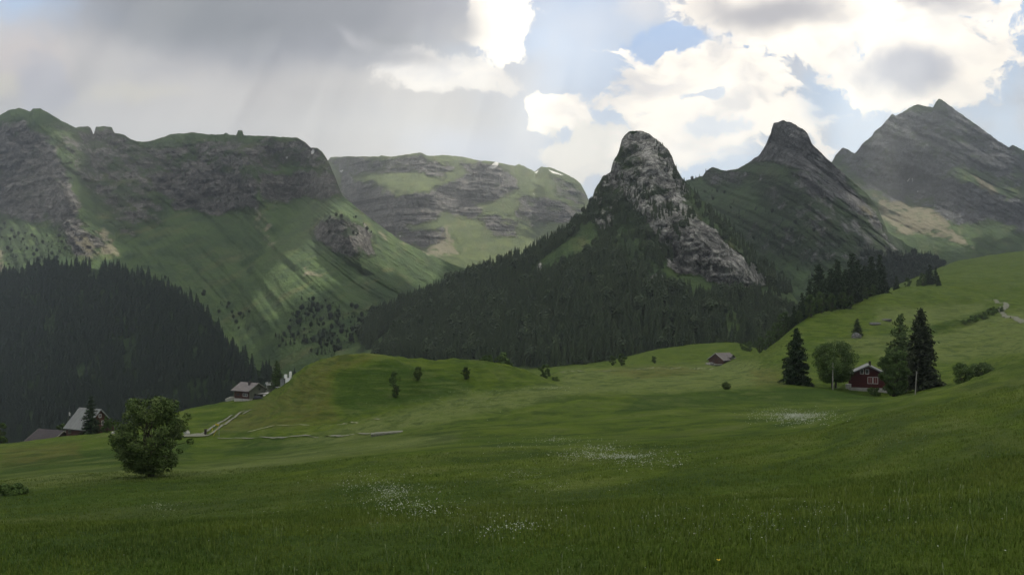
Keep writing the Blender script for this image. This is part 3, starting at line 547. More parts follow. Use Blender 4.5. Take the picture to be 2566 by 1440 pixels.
def rel_right(xw, zw, X, Y, mk, t):
    q = xw + 0.8 * zw
    r = 60 * fbm(q / 260, zw / 600, 5, 0.52, 53, True) * np.clip(t * 2, 0, 1)
    r += mk[..., 0] * 22 * fbm(xw / 46, zw / 60, 5, 0.62, 58, True)
    r += 9 * fbm(xw / 40, zw / 40, 4, 0.6, 54)
    r += 110 * np.clip(1 - np.abs(X - 2290) / 110, 0, 1) * np.clip((560 - Y) / 120, 0, 1) * np.clip((Y - 380) / 80, 0, 1)
    return r
right = build_mountain('mountain_peak', 'tallest grey green peak at the right with a tan scree bowl below', 1980, 3100,
    [(1980, 500), (2040, 440), (2085, 405), (2095, 386), (2112, 370), (2130, 378), (2142, 386), (2160, 362), (2185, 341), (2192, 328), (2205, 320), (2230, 291), (2236, 284), (2245, 291), (2265, 280), (2290, 264), (2302, 261), (2320, 266), (2338, 270), (2346, 254), (2352, 248), (2362, 251), (2380, 265), (2440, 308), (2500, 352), (2528, 370), (2538, 364), (2566, 376), (2700, 430), (3100, 520)],
    [(1980, 760), (2300, 740), (2566, 720), (3100, 700)], [(1980, 2200), (2566, 2100), (3100, 2000)], ('auto', 32, 60),
    [(0, 0.62, [(2080, 390), (2240, 270), (2400, 260), (2560, 380), (2700, 500), (2560, 480), (2400, 420), (2330, 520), (2200, 500), (2120, 430)], 40),
     (0, 0.75, [(2320, 430), (2420, 460), (2560, 500), (2640, 560), (2566, 580), (2480, 560), (2440, 560), (2340, 540)], 24),
     (1, 0.62, [(2195, 500), (2250, 495), (2280, 512), (2320, 515), (2360, 540), (2420, 600), (2460, 640), (2380, 600), (2330, 585), (2270, 585), (2225, 560), (2200, 540)], 10),
     (1, 0.8, [(2430, 440), (2465, 445), (2515, 485), (2480, 490)], 8), (1, 0.5, [(2100, 430), (2200, 480), (2230, 520), (2160, 480)], 20),
     (2, 0.5, [(2420, 580), (2600, 600), (2600, 680), (2440, 660)], 30),
     (3, 1, [(2272, 455), (2278, 446), (2281, 448), (2275, 456)], 1.5), (3, 1, [(2284, 446), (2288, 446), (2289, 456), (2285, 455)], 1.5), (3, 1, [(2296, 474), (2303, 480), (2300, 482)], 1.5)], M_peak, rel_right, nrow=230, seed=51, rough_ridge=2.2)

# forested spur on the left: a separate rounded hill
def rel_spur(xw, zw, X, Y, mk, t): return 14 * fbm(xw / 90, zw / 60, 4, 0.5, 63) + 3 * fbm(xw / 20, zw / 20, 3, 0.5, 64)
spur = build_mountain('forest_hill', 'dark steep hill under the spruce forest on the left', -420, 760,
    [(-420, 700), (-200, 640), (-60, 690), (40, 690), (90, 670), (150, 662), (200, 668), (300, 682), (400, 706), (470, 752), (540, 806), (565, 850), (600, 895), (640, 925), (700, 945), (760, 980)],
    [(-420, 1230), (0, 1220), (300, 1150), (600, 1060), (760, 1030)], [(-420, 850), (0, 860), (500, 850), (760, 840)], ('auto', 34, 60),
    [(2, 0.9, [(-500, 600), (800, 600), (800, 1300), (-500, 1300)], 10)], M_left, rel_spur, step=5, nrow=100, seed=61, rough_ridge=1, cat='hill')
# ------------------------------------------------------------------ unseen cloud sheet added to block the sun; gaps cut to light chosen slopes
def sheet_pt(sh, px, py):
    i = int(np.clip(round((px - sh.x0) / sh.step), 0, len(sh.xs) - 1)); j = int(np.argmin(np.abs(sh.Y[:, i] - py)))
    return Vector(sh.P[j, i])
CH = 2000.0; cell = 22.0
cxs = np.arange(-3600, 4600, cell); cys = np.arange(-1600, 5300, cell)
openc = np.zeros((len(cys), len(cxs)), bool)
def sun_gap(sh, cx, cy_, rx, ry, rot=0.0, n=900):
    for k in range(n):
        a = random.random() * 2 * pi; r = math.sqrt(random.random()) * (0.75 + 0.35 * math.sin(3 * a + cx))
        dx, dy = rx * r * cos(a), ry * r * sin(a); x = cx + dx * cos(rot) - dy * sin(rot); y = cy_ + dx * sin(rot) + dy * cos(rot)
        p_ = sheet_pt(sh, x, y); q = p_ + SUN * ((CH - p_.z) / SUN.z)
        i = int((q.x - cxs[0]) / cell); j = int((q.y - cys[0]) / cell)
        if 0 <= i < len(cxs) and 0 <= j < len(cys): openc[j, i] = True
for a in [(left, 815, 650, 34, 14, 0.5), (left, 985, 618, 120, 22, 0.5), (left, 760, 668, 30, 12, 0.5), (left, 930, 590, 30, 14, 0.5), (left, 15, 640, 40, 70, 0), (left, 205, 648, 40, 10, 0.1),
          (far, 1190, 600, 170, 62, 0.35), (far, 1000, 450, 90, 36, 0.1), (far, 1230, 425, 130, 30, 0.25), (far, 1400, 460, 90, 40, 0.5), (far, 1240, 525, 80, 16, 0),
          (right, 2290, 545, 110, 44, 0.4), (second, 2195, 520, 28, 22, 0.8), (right, 2470, 470, 50, 14, 0.7)]:
    sun_gap(*a)
farn = fbm(np.repeat(cxs[None, :], len(cys), 0) / 330, np.repeat(cys[:, None], len(cxs), 1) / 330, 4, .55, 77)
openc |= (farn > 0.16 + 0.5 * np.clip((4000 - cys[:, None]) / 800, 0, 1)) & (cys[:, None] > 3300)
oc = openc.copy()
for dj in (-1, 0, 1):
    for di in (-1, 0, 1): oc |= np.roll(np.roll(openc, dj, 0), di, 1)
CXg, CYg = np.meshgrid(np.append(cxs, cxs[-1] + cell), np.append(cys, cys[-1] + cell))
CZg = CH + 60 * fbm(CXg / 500, CYg / 500, 4, 0.5, 71)
# faces for underside, top and walls; the shading sheet uses the underside only
nx_, ny_ = len(cxs), len(cys); vb = np.stack([CXg, CYg, CZg], -1).reshape(-1, 3); vt = vb + np.array([0, 0, 45.0])
idx = (np.arange(ny_)[:, None] * (nx_ + 1) + np.arange(nx_)[None, :])
solid = ~oc; q = idx[solid]; bot = np.stack([q, q + nx_ + 1, q + nx_ + 2, q + 1], -1); top_ = np.stack([q, q + 1, q + nx_ + 2, q + nx_ + 1], -1) + len(vb)
walls = []
pad = np.pad(solid, 1, constant_values=False)
for dj, di, a_, b_ in ((0, -1, nx_ + 1, 0), (0, 1, 1, nx_ + 2), (-1, 0, 0, 1), (1, 0, nx_ + 2, nx_ + 1)):
    e = solid & ~pad[1 + dj:1 + dj + ny_, 1 + di:1 + di + nx_]; qe = idx[e]
    walls.append(np.stack([qe + a_, qe + b_, qe + b_ + len(vb), qe + a_ + len(vb)], -1))
mc = bpy.data.materials.new('shade_sheet_translucent'); mc.use_nodes = True; t = NT(mc.node_tree)
tr = t.node('ShaderNodeBsdfTranslucent'); tr.inputs[0].default_value = (0.66, 0.67, 0.68, 1)
df = t.node('ShaderNodeBsdfDiffuse'); df.inputs[0].default_value = (0.8, 0.8, 0.8, 1)
ms = t.node('ShaderNodeMixShader'); ms.inputs[0].default_value = 0.18; t.l.new(tr.outputs[0], ms.inputs[1]); t.l.new(df.outputs[0], ms.inputs[2])
ou = t.node('ShaderNodeOutputMaterial'); t.l.new(ms.outputs[0], ou.inputs[0])
cl = mesh_obj('cloud_shade_sheet', vb, bot, mc, smooth=True)
tag(cl, 'unseen cloud sheet added overhead to shade the valley', 'cloud', kind='stuff')

# ------------------------------------------------------------------ tree generators
def leaf_mat(name, c1, c2, c3=None, trans=0.25):
    m, t, b = new_mat(name); geo = t.node('ShaderNodeNewGeometry'); p = geo.outputs['Position']
    n = t.noise(t.mapping(p, sc=(1, 1, .15)), 0.13, 3); n_ = t.noise(p, 0.9, 4, 0.7)
    c = t.mix(t.smooth(n, 0.38, 0.62), c1, c2)
    c = t.mix(t.smooth(n_, 0.45, 0.7, 0, 0.7), c, c3 or tuple(x * 1.7 for x in c2))
    c = t.mix(geo.outputs['Random Per Island'], c, t.mix(0.5, c, tuple(x * 1.5 for x in c2)))
    t.l.new(c, b.inputs['Base Color']); b.inputs['Roughness'].default_value = 0.8; b.inputs['Specular IOR Level'].default_value = 0.15
    return m
ML_far = leaf_mat('far_needles', (0.008, 0.015, 0.014), (0.020, 0.032, 0.019), (0.045, 0.062, 0.032))
ML_mid = leaf_mat('mid_needles', (0.016, 0.028, 0.019), (0.040, 0.058, 0.028), (0.085, 0.11, 0.05))
ML_spruce = leaf_mat('spruce_needles', (0.014, 0.027, 0.012), (0.024, 0.042, 0.016))
ML_brown = leaf_mat('dark_spruce_needles', (0.014, 0.022, 0.011), (0.026, 0.034, 0.015))
ML_larch = leaf_mat('larch_needles', (0.040, 0.068, 0.024), (0.055, 0.085, 0.028))
ML_broad = leaf_mat('broad_leaves', (0.032, 0.060, 0.016), (0.055, 0.09, 0.022))
ML_bush = leaf_mat('bush_leaves', (0.034, 0.058, 0.016), (0.062, 0.094, 0.024), (0.12, 0.15, 0.05))
ML_pale = leaf_mat('pale_leaves', (0.05, 0.085, 0.028), (0.07, 0.11, 0.035))
M_bark = simple('bark', (0.07, 0.055, 0.042), (0.03, 0.024, 0.02), 6, sc=(1, 1, 0.3))

def far_spruce(seed, n=9, k=7, r=0.17):
    g = np.random.default_rng(seed); V = []; Fc = []
    lean = g.normal(0, 0.01, 2)
    for i in range(n):
        f = i / n; z0 = 0.06 + f * 0.90; zt = min(1.0, z0 + 0.20 * (1 - f) + 0.08); rr = r * (1 - f) ** 0.8 * g.uniform(0.8, 1.12) + 0.008
        b = len(V); V.append((lean[0] * f, lean[1] * f, zt)); m_ = 2 * k; ph = g.uniform(0, 6.28)
        for j in range(m_):
            a = ph + 2 * pi * j / m_ + g.normal(0, 0.12); q = rr * (g.uniform(0.85, 1.25) if j % 2 == 0 else g.uniform(0.4, 0.65))
            V.append((q * cos(a) + lean[0] * f, q * sin(a) + lean[1] * f, z0 + (g.uniform(-0.03, 0.01) if j % 2 == 0 else 0.02)))
        for j in range(m_): Fc.append((b, b + 1 + j, b + 1 + (j + 1) % m_))
    b = len(V); V += [(0.012, 0, -0.05), (-0.006, 0.01, -0.05), (-0.006, -0.01, -0.05), (0, 0, 0.5)]
    Fc += [(b, b + 1, b + 3), (b + 1, b + 2, b + 3), (b + 2, b, b + 3)]
    return np.array(V), np.array(Fc)
def far_round(seed, n=90, r=0.32):
    """small broadleaf crown out of facets"""
    g = np.random.default_rng(seed); V = []; Fc = []
    for i in range(n):
        u = g.normal(size=3); u /= np.linalg.norm(u); rad = g.uniform(0.55, 1.0)
        c = np.array([u[0] * r * rad, u[1] * r * rad, 0.56 + u[2] * 0.42 * rad]); s = g.uniform(0.09, 0.15)
        a = g.normal(size=3); a /= np.linalg.norm(a); bb = np.cross(a, u); bb /= np.linalg.norm(bb) + 1e-9; a2 = np.cross(bb, u)
        k = len(V); V += [tuple(c + s * bb), tuple(c - s * 0.6 * bb + s * 0.8 * a2), tuple(c - s * 0.6 * bb - s * 0.8 * a2), tuple(c + u * s * 0.6)]
        Fc += [(k, k + 1, k + 3), (k + 1, k + 2, k + 3), (k + 2, k, k + 3)]
    k = len(V); V += [(0.03, 0, -0.03), (-0.015, 0.026, -0.03), (-0.015, -0.026, -0.03), (0, 0, 0.6)]
    Fc += [(k, k + 1, k + 3), (k + 1, k + 2, k + 3), (k + 2, k, k + 3)]
    return np.array(V), np.array(Fc)
SPV = [far_spruce(100 + i, n=9 + i % 3, k=6 + i % 2, r=0.15 + 0.02 * (i % 4)) for i in range(7)]
RDV = [far_round(200 + i) for i in range(4)]
def join_trees(name, pts, label, cat, mat, lib=SPV):
    """pts: list of (x,y,z,h) ; one mesh for a wood nobody could count"""
    VV, FF, off = [], [], 0
    for (x, y, z, h) in pts:
        v, f = lib[rng.integers(len(lib))]; a = rng.uniform(0, 6.28); s = h; w_ = h * rng.uniform(0.85, 1.2)
        c_, s_ = cos(a), sin(a)
        VV.append(np.stack([(v[:, 0] * c_ - v[:, 1] * s_) * w_ + x, (v[:, 0] * s_ + v[:, 1] * c_) * w_ + y, v[:, 2] * s + z], -1)); FF.append(f + off); off += len(v)
    o = mesh_obj(name, np.concatenate(VV), np.concatenate(FF), mat); return tag(o, label, cat, kind='stuff')
_skyl = {}
def skyline(px, dmax):
    """highest frame row reached by the meadow nearer than dmax on this column"""
    k = (int(px / 8), int(dmax / 50))
    if k not in _skyl:
        d = np.exp(np.linspace(math.log(20), math.log(dmax), 300)); X = (px - CX) / F * d
        _skyl[k] = float((Y0 - F * ground_z(X, d, False) / d).min())
    return _skyl[k]
def sample_sheet(sh, n, dens):
    """random points on a mountain, weighted by world area times dens(px,py,mask)"""
    P_ = sh.P; e1 = P_[1:, :-1] - P_[:-1, :-1]; e2 = P_[:-1, 1:] - P_[:-1, :-1]
    hor = np.abs(e1[..., 0] * e2[..., 1] - e1[..., 1] * e2[..., 0]) + 0.35 * np.abs(e1[..., 2] * e2[..., 0])
    wgt = hor * dens(sh.X[:-1, :-1], sh.Y[:-1, :-1], sh.mk[:-1, :-1]); cdf = np.cumsum(wgt.ravel()); tot = cdf[-1]
    k = np.searchsorted(cdf, rng.random(n) * tot); j, i = np.unravel_index(np.minimum(k, wgt.size - 1), wgt.shape)
    a, b_ = rng.random(n)[:, None], rng.random(n)[:, None]
    return P_[j, i] + a * e1[j, i] + b_ * e2[j, i], tot
# ---- the wood on the left spur
TREES_L, _ = sample_sheet(spur, 5200, lambda X, Y, m_: (X > -330) * (X < 745) * (0.2 + 0.8 * (fbm(X / 40, Y / 30, 3, .5, 5) > -0.35)) * np.where(X > 610, 0.8, 1))
TL = [(p_[0], p_[1], p_[2] - 0.6, rng.uniform(10.5, 19)) for p_ in TREES_L]
# ---- the wood round the foot of the horn
fpoly = [(885, 835), (925, 800), (1000, 762), (1100, 716), (1200, 672), (1300, 640), (1380, 594), (1440, 552), (1482, 505), (1500, 520), (1505, 590), (1560, 650), (1640, 715), (1760, 745), (1900, 740), (1990, 790), (2080, 830), (2080, 900), (1500, 960), (930, 940), (935, 890)]
glade = [(1310, 695), (1335, 668), (1400, 618), (1450, 575), (1500, 548), (1520, 570), (1500, 612), (1440, 655), (1370, 688)]
glade2 = [(912, 905), (930, 868), (988, 812), (1006, 812), (985, 846), (955, 880)]; glade3 = [(1790, 870), (1820, 770), (1862, 760), (1850, 870)]
def dens_h(X, Y, m_):
    d = poly_mask(X, Y, fpoly, 6) * (1 - poly_mask(X, Y, glade, 8)) * (1 - poly_mask(X, Y, glade2, 5)) * (1 - 0.85 * poly_mask(X, Y, glade3, 12))
    d = d * np.where(m_[..., 0] > 0.62, 0.05, 1.0) * (0.35 + 0.65 * (fbm(X / 30, Y / 26, 3, .5, 9) > -0.3))
    up = poly_mask(X, Y, [(1480, 520), (1500, 440), (1560, 440), (1680, 500), (1740, 540), (1700, 600), (1660, 720), (1500, 640)], 12) * 0.42 * (fbm(X / 22, Y / 20, 3, .5, 19) > -0.05)
    rim = poly_mask(X, Y, [(1650, 345), (1730, 450), (1860, 600), (1990, 740), (1940, 740), (1700, 480), (1640, 370)], 8) * 0.30
    low = (X > 1560) * (Y > 700) * 0.25
    rw = poly_mask(X, Y, [(1480, 500), (1535, 425), (1550, 425), (1500, 500)], 5) * 0.4
    return np.maximum(np.maximum(d * np.where(low > 0, 0.75, 1), up), np.maximum(rim, rw))
TREES_H, _ = sample_sheet(horn, 8800, dens_h)
TH = []
for p_ in TREES_H:
    px, py = px_of(*p_); hmax = np.interp(py, [330, 450, 600, 760, 950], [6, 9, 13, 19, 23]); TH.append((p_[0], p_[1], p_[2] - 0.6, hmax * rng.uniform(0.5, 1.08)))
def split_visible(pts, dmax, n):
    big_, rest = [], []
    for q in pts:
        px, pt = px_of(q[0], q[1], q[2] + q[3]); vis = -20 < px < 2590 and pt < skyline(px, dmax) - 4
        (big_ if vis else rest).append(q)
    big_.sort(key=lambda q: -q[3] / q[1]); return big_[:n], big_[n:] + [q for q in rest if px_of(q[0], q[1], q[2] + q[3])[1] < skyline(px_of(*q[:3])[0], dmax) + 20]
SP_ME = []
for i, (v, f) in enumerate(SPV):
    o = mesh_obj('spruce', v, f, ML_far); SP_ME.append(o.data); bpy.data.objects.remove(o)
SP_ME2 = []
for me_ in SP_ME:
    m2 = me_.copy(); m2.materials.clear(); m2.materials.append(ML_mid); SP_ME2.append(m2)
def single_spruces(pts, label, group, lib=SP_ME):
    for (x, y, z, h) in pts:
        o = bpy.data.objects.new('spruce', lib[rng.integers(len(SP_ME))]); COL.objects.link(o); o.location = (x, y, z); o.rotation_euler = (0, 0, rng.uniform(0, 6.28))
        w_ = h * rng.uniform(0.85, 1.2); o.scale = (w_, w_, h); tag(o, label, 'spruce', group)
vl, rl = split_visible(TL, 420, 140); vh, rh = split_visible(TH, 620, 150)
single_spruces(vl, 'dark spruce in the front ranks of the wood on the left spur behind the chalets', 'spruces in the front of the left wood')
single_spruces(vh, 'dark spruce at the front of the wood below the pale rocky horn', 'spruces in the front of the horn wood', SP_ME2)
join_trees('forest', rl, 'dark dense spruce wood covering the steep left spur', 'forest', ML_far)
join_trees('forest', rh, 'spruce wood climbing the slopes round the pale rocky horn', 'forest', ML_mid, SPV * 9 + RDV)
# scattered far scrub trees
SC, _ = sample_sheet(left, 420, lambda X, Y, m_: poly_mask(X, Y, [(760, 760), (900, 780), (930, 830), (850, 900), (700, 860)], 30) + 0.25 * poly_mask(X, Y, [(-20, 560), (180, 600), (160, 680), (-20, 700)], 20) + 0.10 * poly_mask(X, Y, [(790, 540), (890, 540), (950, 590), (900, 620), (820, 590)], 10) + 0.15 * poly_mask(X, Y, [(400, 700), (600, 760), (700, 860), (600, 840)], 20))
join_trees('scrub', [(p_[0], p_[1], p_[2], rng.uniform(2.5, 9)) for p_ in SC], 'scattered dark mountain pine and scrub on the valley floor', 'scrub', ML_far, SPV + RDV * 2)
SC, _ = sample_sheet(second, 700, lambda X, Y, m_: poly_mask(X, Y, [(1720, 450), (1780, 470), (2000, 560), (2200, 640), (2360, 650), (2360, 720), (2160, 740), (1900, 720), (1740, 520)], 20) * (0.1 + 0.9 * ((X > 2150) & (Y > 640))) + 0.5 * poly_mask(X, Y, [(1710, 445), (1770, 430), (1770, 450), (1715, 465)], 4))
join_trees('scrub', [(p_[0], p_[1], p_[2], rng.uniform(5, 10) if px_of(*p_)[0] < 2140 else rng.uniform(8, 17)) for p_ in SC], 'dark scrub and trees on the slope below the blunt summit', 'scrub', ML_far, SPV * 2 + RDV)

# ---- nearer trees with trunk and crown
def tube(pts, rad, k=7):
    V, Fc = [], []
    pts = [Vector(p_) for p_ in pts]
    for i, p_ in enumerate(pts):
        d = (pts[min(i + 1, len(pts) - 1)] - pts[max(i - 1, 0)]).normalized(); a = d.orthogonal().normalized(); b_ = d.cross(a)
        for j in range(k): V.append(tuple(p_ + (a * cos(2 * pi * j / k) + b_ * sin(2 * pi * j / k)) * rad[i]))
    for i in range(len(pts) - 1):
        for j in range(k): Fc.append((i * k + j, i * k + (j + 1) % k, (i + 1) * k + (j + 1) % k, (i + 1) * k + j))
    return np.array(V), np.array(Fc)
class Acc:
    def __init__(s): s.V = []; s.Q = []; s.T = []; s.n = 0
    def add(s, v, f):
        v = np.asarray(v, float); f = np.asarray(f); (s.Q if f.shape[1] == 4 else s.T).append(f + s.n); s.V.append(v); s.n += len(v)
    def build(s, name, mat, parent=None, **kw):
        fl = ([np.concatenate(s.Q)] if s.Q else []) + ([np.concatenate(s.T)] if s.T else [])
        return mesh_obj(name, np.concatenate(s.V), fl, mat, parent, **kw)
def cards(C, N, size, g, stretch=1.6):
    """leaf-shaped quads at C, roughly facing N"""
    n = len(C); A = g.normal(size=(n, 3)); N = N + g.normal(size=(n, 3)) * 0.7; N /= np.linalg.norm(N, axis=1, keepdims=True) + 1e-9
    U = np.cross(N, A); U /= np.linalg.norm(U, axis=1, keepdims=True) + 1e-9; W = np.cross(N, U); s = (size * g.uniform(0.6, 1.3, n))[:, None]
    V = np.stack([C - U * s * stretch, C + W * s * .6, C + U * s * stretch, C - W * s * .6], 1).reshape(-1, 3)
    return V, (np.arange(n)[:, None] * 4 + np.arange(4)[None, :])
def conifer(name, loc, h, r, label, mat, group=None, seed=1, whorls=34, droop=0.35, dens=1.0, bare=0.04, prof=0.85, size=None):
    g = np.random.default_rng(seed); root = empty(name, loc, g.uniform(0, 6)); tag(root, label, 'tree', group)
    tv, tf = tube([(0, 0, -0.4), (0, 0, h * .3), (0.02 * h * g.normal() * .3, 0, h * .7), (0, 0, h * .99)], [h * .018, h * .014, h * .007, h * .001]); 
    mesh_obj('trunk', tv, tf, M_bark, root, smooth=True)
    A = Acc(); size = size or h * 0.016
    for i in range(whorls):
        f = (i + g.uniform(0, 0.6)) / whorls; z = h * (bare + (0.985 - bare) * f); R = r * (1 - f) ** prof * g.uniform(0.85, 1.12) + 0.01 * h
        nb = int(5 + 5 * (1 - f))
        for j in range(nb):
            a = g.uniform(0, 2 * pi); L = R * g.uniform(0.72, 1.2); m_ = max(4, int(L / size * 1.6 * dens)); s = np.linspace(0.12, 1, m_)
            up = 0.10 * L; x = cos(a) * L * s; y = sin(a) * L * s; zz = z + up * s * 1.2 - droop * L * s ** 1.6 + 0.10 * L * s ** 4
            C = np.repeat(np.stack([x, y, zz], -1), 3, 0); C += g.normal(size=C.shape) * size * np.array([.9, .9, .75]); N = np.tile([cos(a) * .5, sin(a) * .5, 0.8], (len(C), 1))
            v, q = cards(C, N, size * (1.1 - 0.3 * f), g, 1.5); A.add(v, q)
    A.build('crown', mat, root); return root
def broadleaf(name, loc, h, r, label, mat, group=None, seed=1, stems=3, leaves=14000, size=0.12, low=0.12, cat='tree', top=0.5, clumps=60, trunk_r=None, cr=(0.14, 0.26)):
    g = np.random.default_rng(seed); root = empty(name, loc); tag(root, label, cat, group); TR = Acc(); CL = []
    zc = h * (low + 1) / 2; hz = h * (1 - low) / 2
    for k in range(clumps):
        zf = g.uniform(-0.92, 0.90); an = g.uniform(0, 2 * pi); rad = g.uniform(0.12, 1.0) ** 0.5 * (1 - abs(zf) ** 2.4) ** 0.5
        rad *= 0.72 + 0.5 * float(vnoise(2.2 * cos(an) + 10 + seed, 2.2 * sin(an) + 10, 2.0 * zf + 20, seed))
        rad *= (1 - 0.30 * max(0, zf) * top) * (1 - 0.25 * max(0, -zf)) * g.uniform(0.74, 1.10)
        CL.append((cos(an) * r * .92 * rad, sin(an) * r * .92 * rad, zc + zf * hz, g.uniform(*cr) * r))
    tr_ = trunk_r or h * 0.022
    ends = sorted(CL, key=lambda c: g.random())[:stems * 4]
    for s in range(stems):
        a = 2 * pi * s / stems + g.uniform(-.3, .3); b0 = (cos(a) * tr_ * 1.6 * (stems > 1), sin(a) * tr_ * 1.6 * (stems > 1), -0.3)
        mid = (cos(a) * r * 0.18, sin(a) * r * 0.18, h * 0.30); v, q = tube([b0, (b0[0] * 1.3, b0[1] * 1.3, h * .12), mid], [tr_ * 1.2, tr_, tr_ * .7]); TR.add(v, q)
        for e in ends[s * 4:s * 4 + 4]:
            m2 = tuple((mid[i] + e[i]) / 2 + g.normal() * 0.04 * h for i in range(3)); v, q = tube([mid, m2, e[:3]], [tr_ * .55, tr_ * .35, tr_ * .12], 5); TR.add(v, q)
    TR.build('trunk', M_bark, root, smooth=True)
    cl = np.array(CL); w_ = cl[:, 3] ** 2; k = g.choice(len(cl), leaves, p=w_ / w_.sum()); u = g.normal(size=(leaves, 3)); u /= np.linalg.norm(u, axis=1, keepdims=True)
    rad = g.uniform(0.45, 1.08, leaves) ** 0.5; C = cl[k, :3] + u * (cl[k, 3] * rad)[:, None] * np.array([1, 1, 0.85]); C[:, 2] = np.maximum(C[:, 2], h * low * 0.8 + g.uniform(0, .05, leaves) * h)
    v, q = cards(C, u + np.array([0, 0, .35]), size, g); A = Acc(); A.add(v, q); A.build('crown', mat, root); return root
def spot(px, py, dmin=12): 
    p_ = hit(px, py, dmin); return p_
def hpx(p_, n): return n * p_.y / F
# big foreground bush tree
p_ = spot(379, 1193)
broadleaf('leafy_tree', p_, hpx(p_, 200), hpx(p_, 118), 'large round bushy tree with many stems standing alone in the left foreground', ML_bush, seed=3, stems=6, leaves=27000, size=0.06, low=0.03, clumps=230, trunk_r=0.08, cr=(.07, .15))
# trees round the maroon house
p_ = spot(1995, 964); p_.z -= .3
conifer('spruce', p_, hpx(p_, 148), hpx(p_, 40), 'broad spruce at the left end of the trees by the maroon house', ML_spruce, seed=4, prof=0.7, droop=0.45)
p_ = at(2090, 205)
broadleaf('leafy_tree', p_, hpx(p_, 114), hpx(p_, 70), 'wide dark broadleaf tree between the pole and the maroon house', ML_broad, seed=5, stems=2, leaves=24000, size=0.12, low=0.13, clumps=150, cr=(.12, .22))
p_ = at(2256, 226)
conifer('larch', p_, hpx(p_, 185), hpx(p_, 46), 'feathery green larch behind the roof of the maroon house', ML_larch, seed=6, droop=0.1, prof=0.75, dens=0.7, whorls=30)
p_ = at(2308, 205)
conifer('spruce', p_, hpx(p_, 205), hpx(p_, 44), 'tallest dark spruce right of the maroon house', ML_brown, seed=7, prof=0.62, droop=0.45, whorls=44)
p_ = at(2243, 196); print('t', px_of(*p_))
broadleaf('leafy_tree', p_, hpx(p_, 118), hpx(p_, 42), 'bushy dark tree hiding the right side of the maroon house', ML_broad, seed=8, stems=3, leaves=22000, size=0.11, low=0.01, clumps=150, cr=(.12, .24))
p_ = at(2190, 200); broadleaf('shrub', p_, hpx(p_, 20), hpx(p_, 22), 'low dark shrub below the white base of the maroon house', ML_broad, seed=9, stems=2, leaves=2500, size=0.10, low=0.02, cat='shrub', clumps=14)
p_ = at(2412, 150) if False else at(2412, 178)
broadleaf('shrub', p_, hpx(p_, 58), hpx(p_, 30), 'upright loose shrub right of the tallest spruce', ML_broad, seed=10, stems=4, leaves=7000, size=0.09, low=0.02, cat='shrub', clumps=70)
p_ = at(2462, 186); broadleaf('shrub', p_, hpx(p_, 34), hpx(p_, 36), 'low grey green shrub at the brow of the right slope', ML_larch, seed=11, stems=3, leaves=6000, size=0.08, low=0.0, cat='shrub', clumps=60)
# shrubs on the mound
for (px, py, n, r_, sd, lb, mt) in [(990, 995, 64, 19, 12, 'tallest shrub, in the dark hollow of the grassy mound', ML_broad), (1048, 952, 34, 14, 13, 'middle shrub of the three on the grassy mound', ML_bush),
                                (1169, 950, 32, 13, 14, 'small pale shrub on the right shoulder of the grassy mound', ML_bush), (1820, 975, 17, 12, 15, 'tiny shrub in the meadow below the far barn', ML_bush)]:
    p_ = spot(px, py, 100)
    broadleaf('shrub', p_, hpx(p_, n), hpx(p_, r_), lb, mt, seed=sd, stems=3, leaves=2600, size=0.11, low=0.02, cat='shrub', clumps=55)
for (px, D, n, r_, sd, lb, mt) in [(1365, 330, 38, 17, 16, 'round blue green shrub at the right foot of the grassy mound', ML_pale), (1393, 325, 14, 13, 17, 'low shrub just right of the round blue green one', ML_broad),
                                (1262, 500, 60, 26, 18, 'pale leafy tree at the wood edge above the mound', ML_pale), (1225, 480, 42, 22, 19, 'smaller leafy tree at the wood edge above the mound', ML_broad),
                                (1640, 560, 22, 8, 20, 'lone small conifer-like tree on the field left of the barn', ML_broad), (1558, 430, 30, 13, 22, 'small tree on the crest of the pale field', ML_broad), (1535, 440, 24, 10, 23, 'smaller tree on the crest of the pale field', ML_broad),
                                (1872, 640, 26, 22, 24, 'dark bushy clump behind the far barn', ML_broad), (155, 250, 46, 16, 25, 'leafy tree behind the low dark barn roof', ML_broad),
                                (2, 235, 60, 24, 26, 'dark leafy tree cut by the left edge of the frame', ML_broad), (268, 225, 40, 18, 27, 'dark shrub in front of the steep grey roofed house', ML_broad)]:
    p_ = at(px, D); s0 = 0 
    if px in (1262, 1225): p_ = at(px, 262 + (px == 1262) * 6); n *= .8; p_.z -= 2.2; n *= 1.0
    if px == 1365: p_ = at(px, 280); 
    if px == 1393: p_ = at(px, 285)
    h_ = hpx(p_, n)
    broadleaf('leafy_tree' if n > 35 or px > 1500 else 'shrub', p_, h_, hpx(p_, r_), lb, mt, seed=sd, stems=3, leaves=3600, size=h_ * 0.028, low=0.06, cat='tree' if n > 35 or px > 1500 else 'shrub', clumps=26)
p_ = spot(30, 1238)
broadleaf('shrub', p_, hpx(p_, 22), hpx(p_, 40), 'patch of low dark leaves in the grass at the left edge', ML_broad, seed=28, stems=2, leaves=3500, size=0.07, low=0.0, cat='shrub', clumps=20)
p_ = at(228, 218)
conifer('spruce', p_, hpx(p_, 100), hpx(p_, 25), 'young open spruce in front of the steep grey roof', ML_spruce, seed=29, whorls=24, droop=0.3, prof=0.8, dens=0.8)
p_ = at(694, 285); p_.z = (Y0 - 975) / F * 285
conifer('larch', p_, hpx(p_, 72), hpx(p_, 17), 'pale slender larch behind the hut right of the red chalet', ML_larch, seed=30, whorls=24, droop=0.15, prof=0.6, dens=.8)
p_ = spot(2148, 840, 300)
conifer('spruce', p_, hpx(p_, 44), hpx(p_, 14), 'small lone spruce beside a grey boulder on the hillside', ML_spruce, seed=31, whorls=20, prof=0.55, bare=0.02)
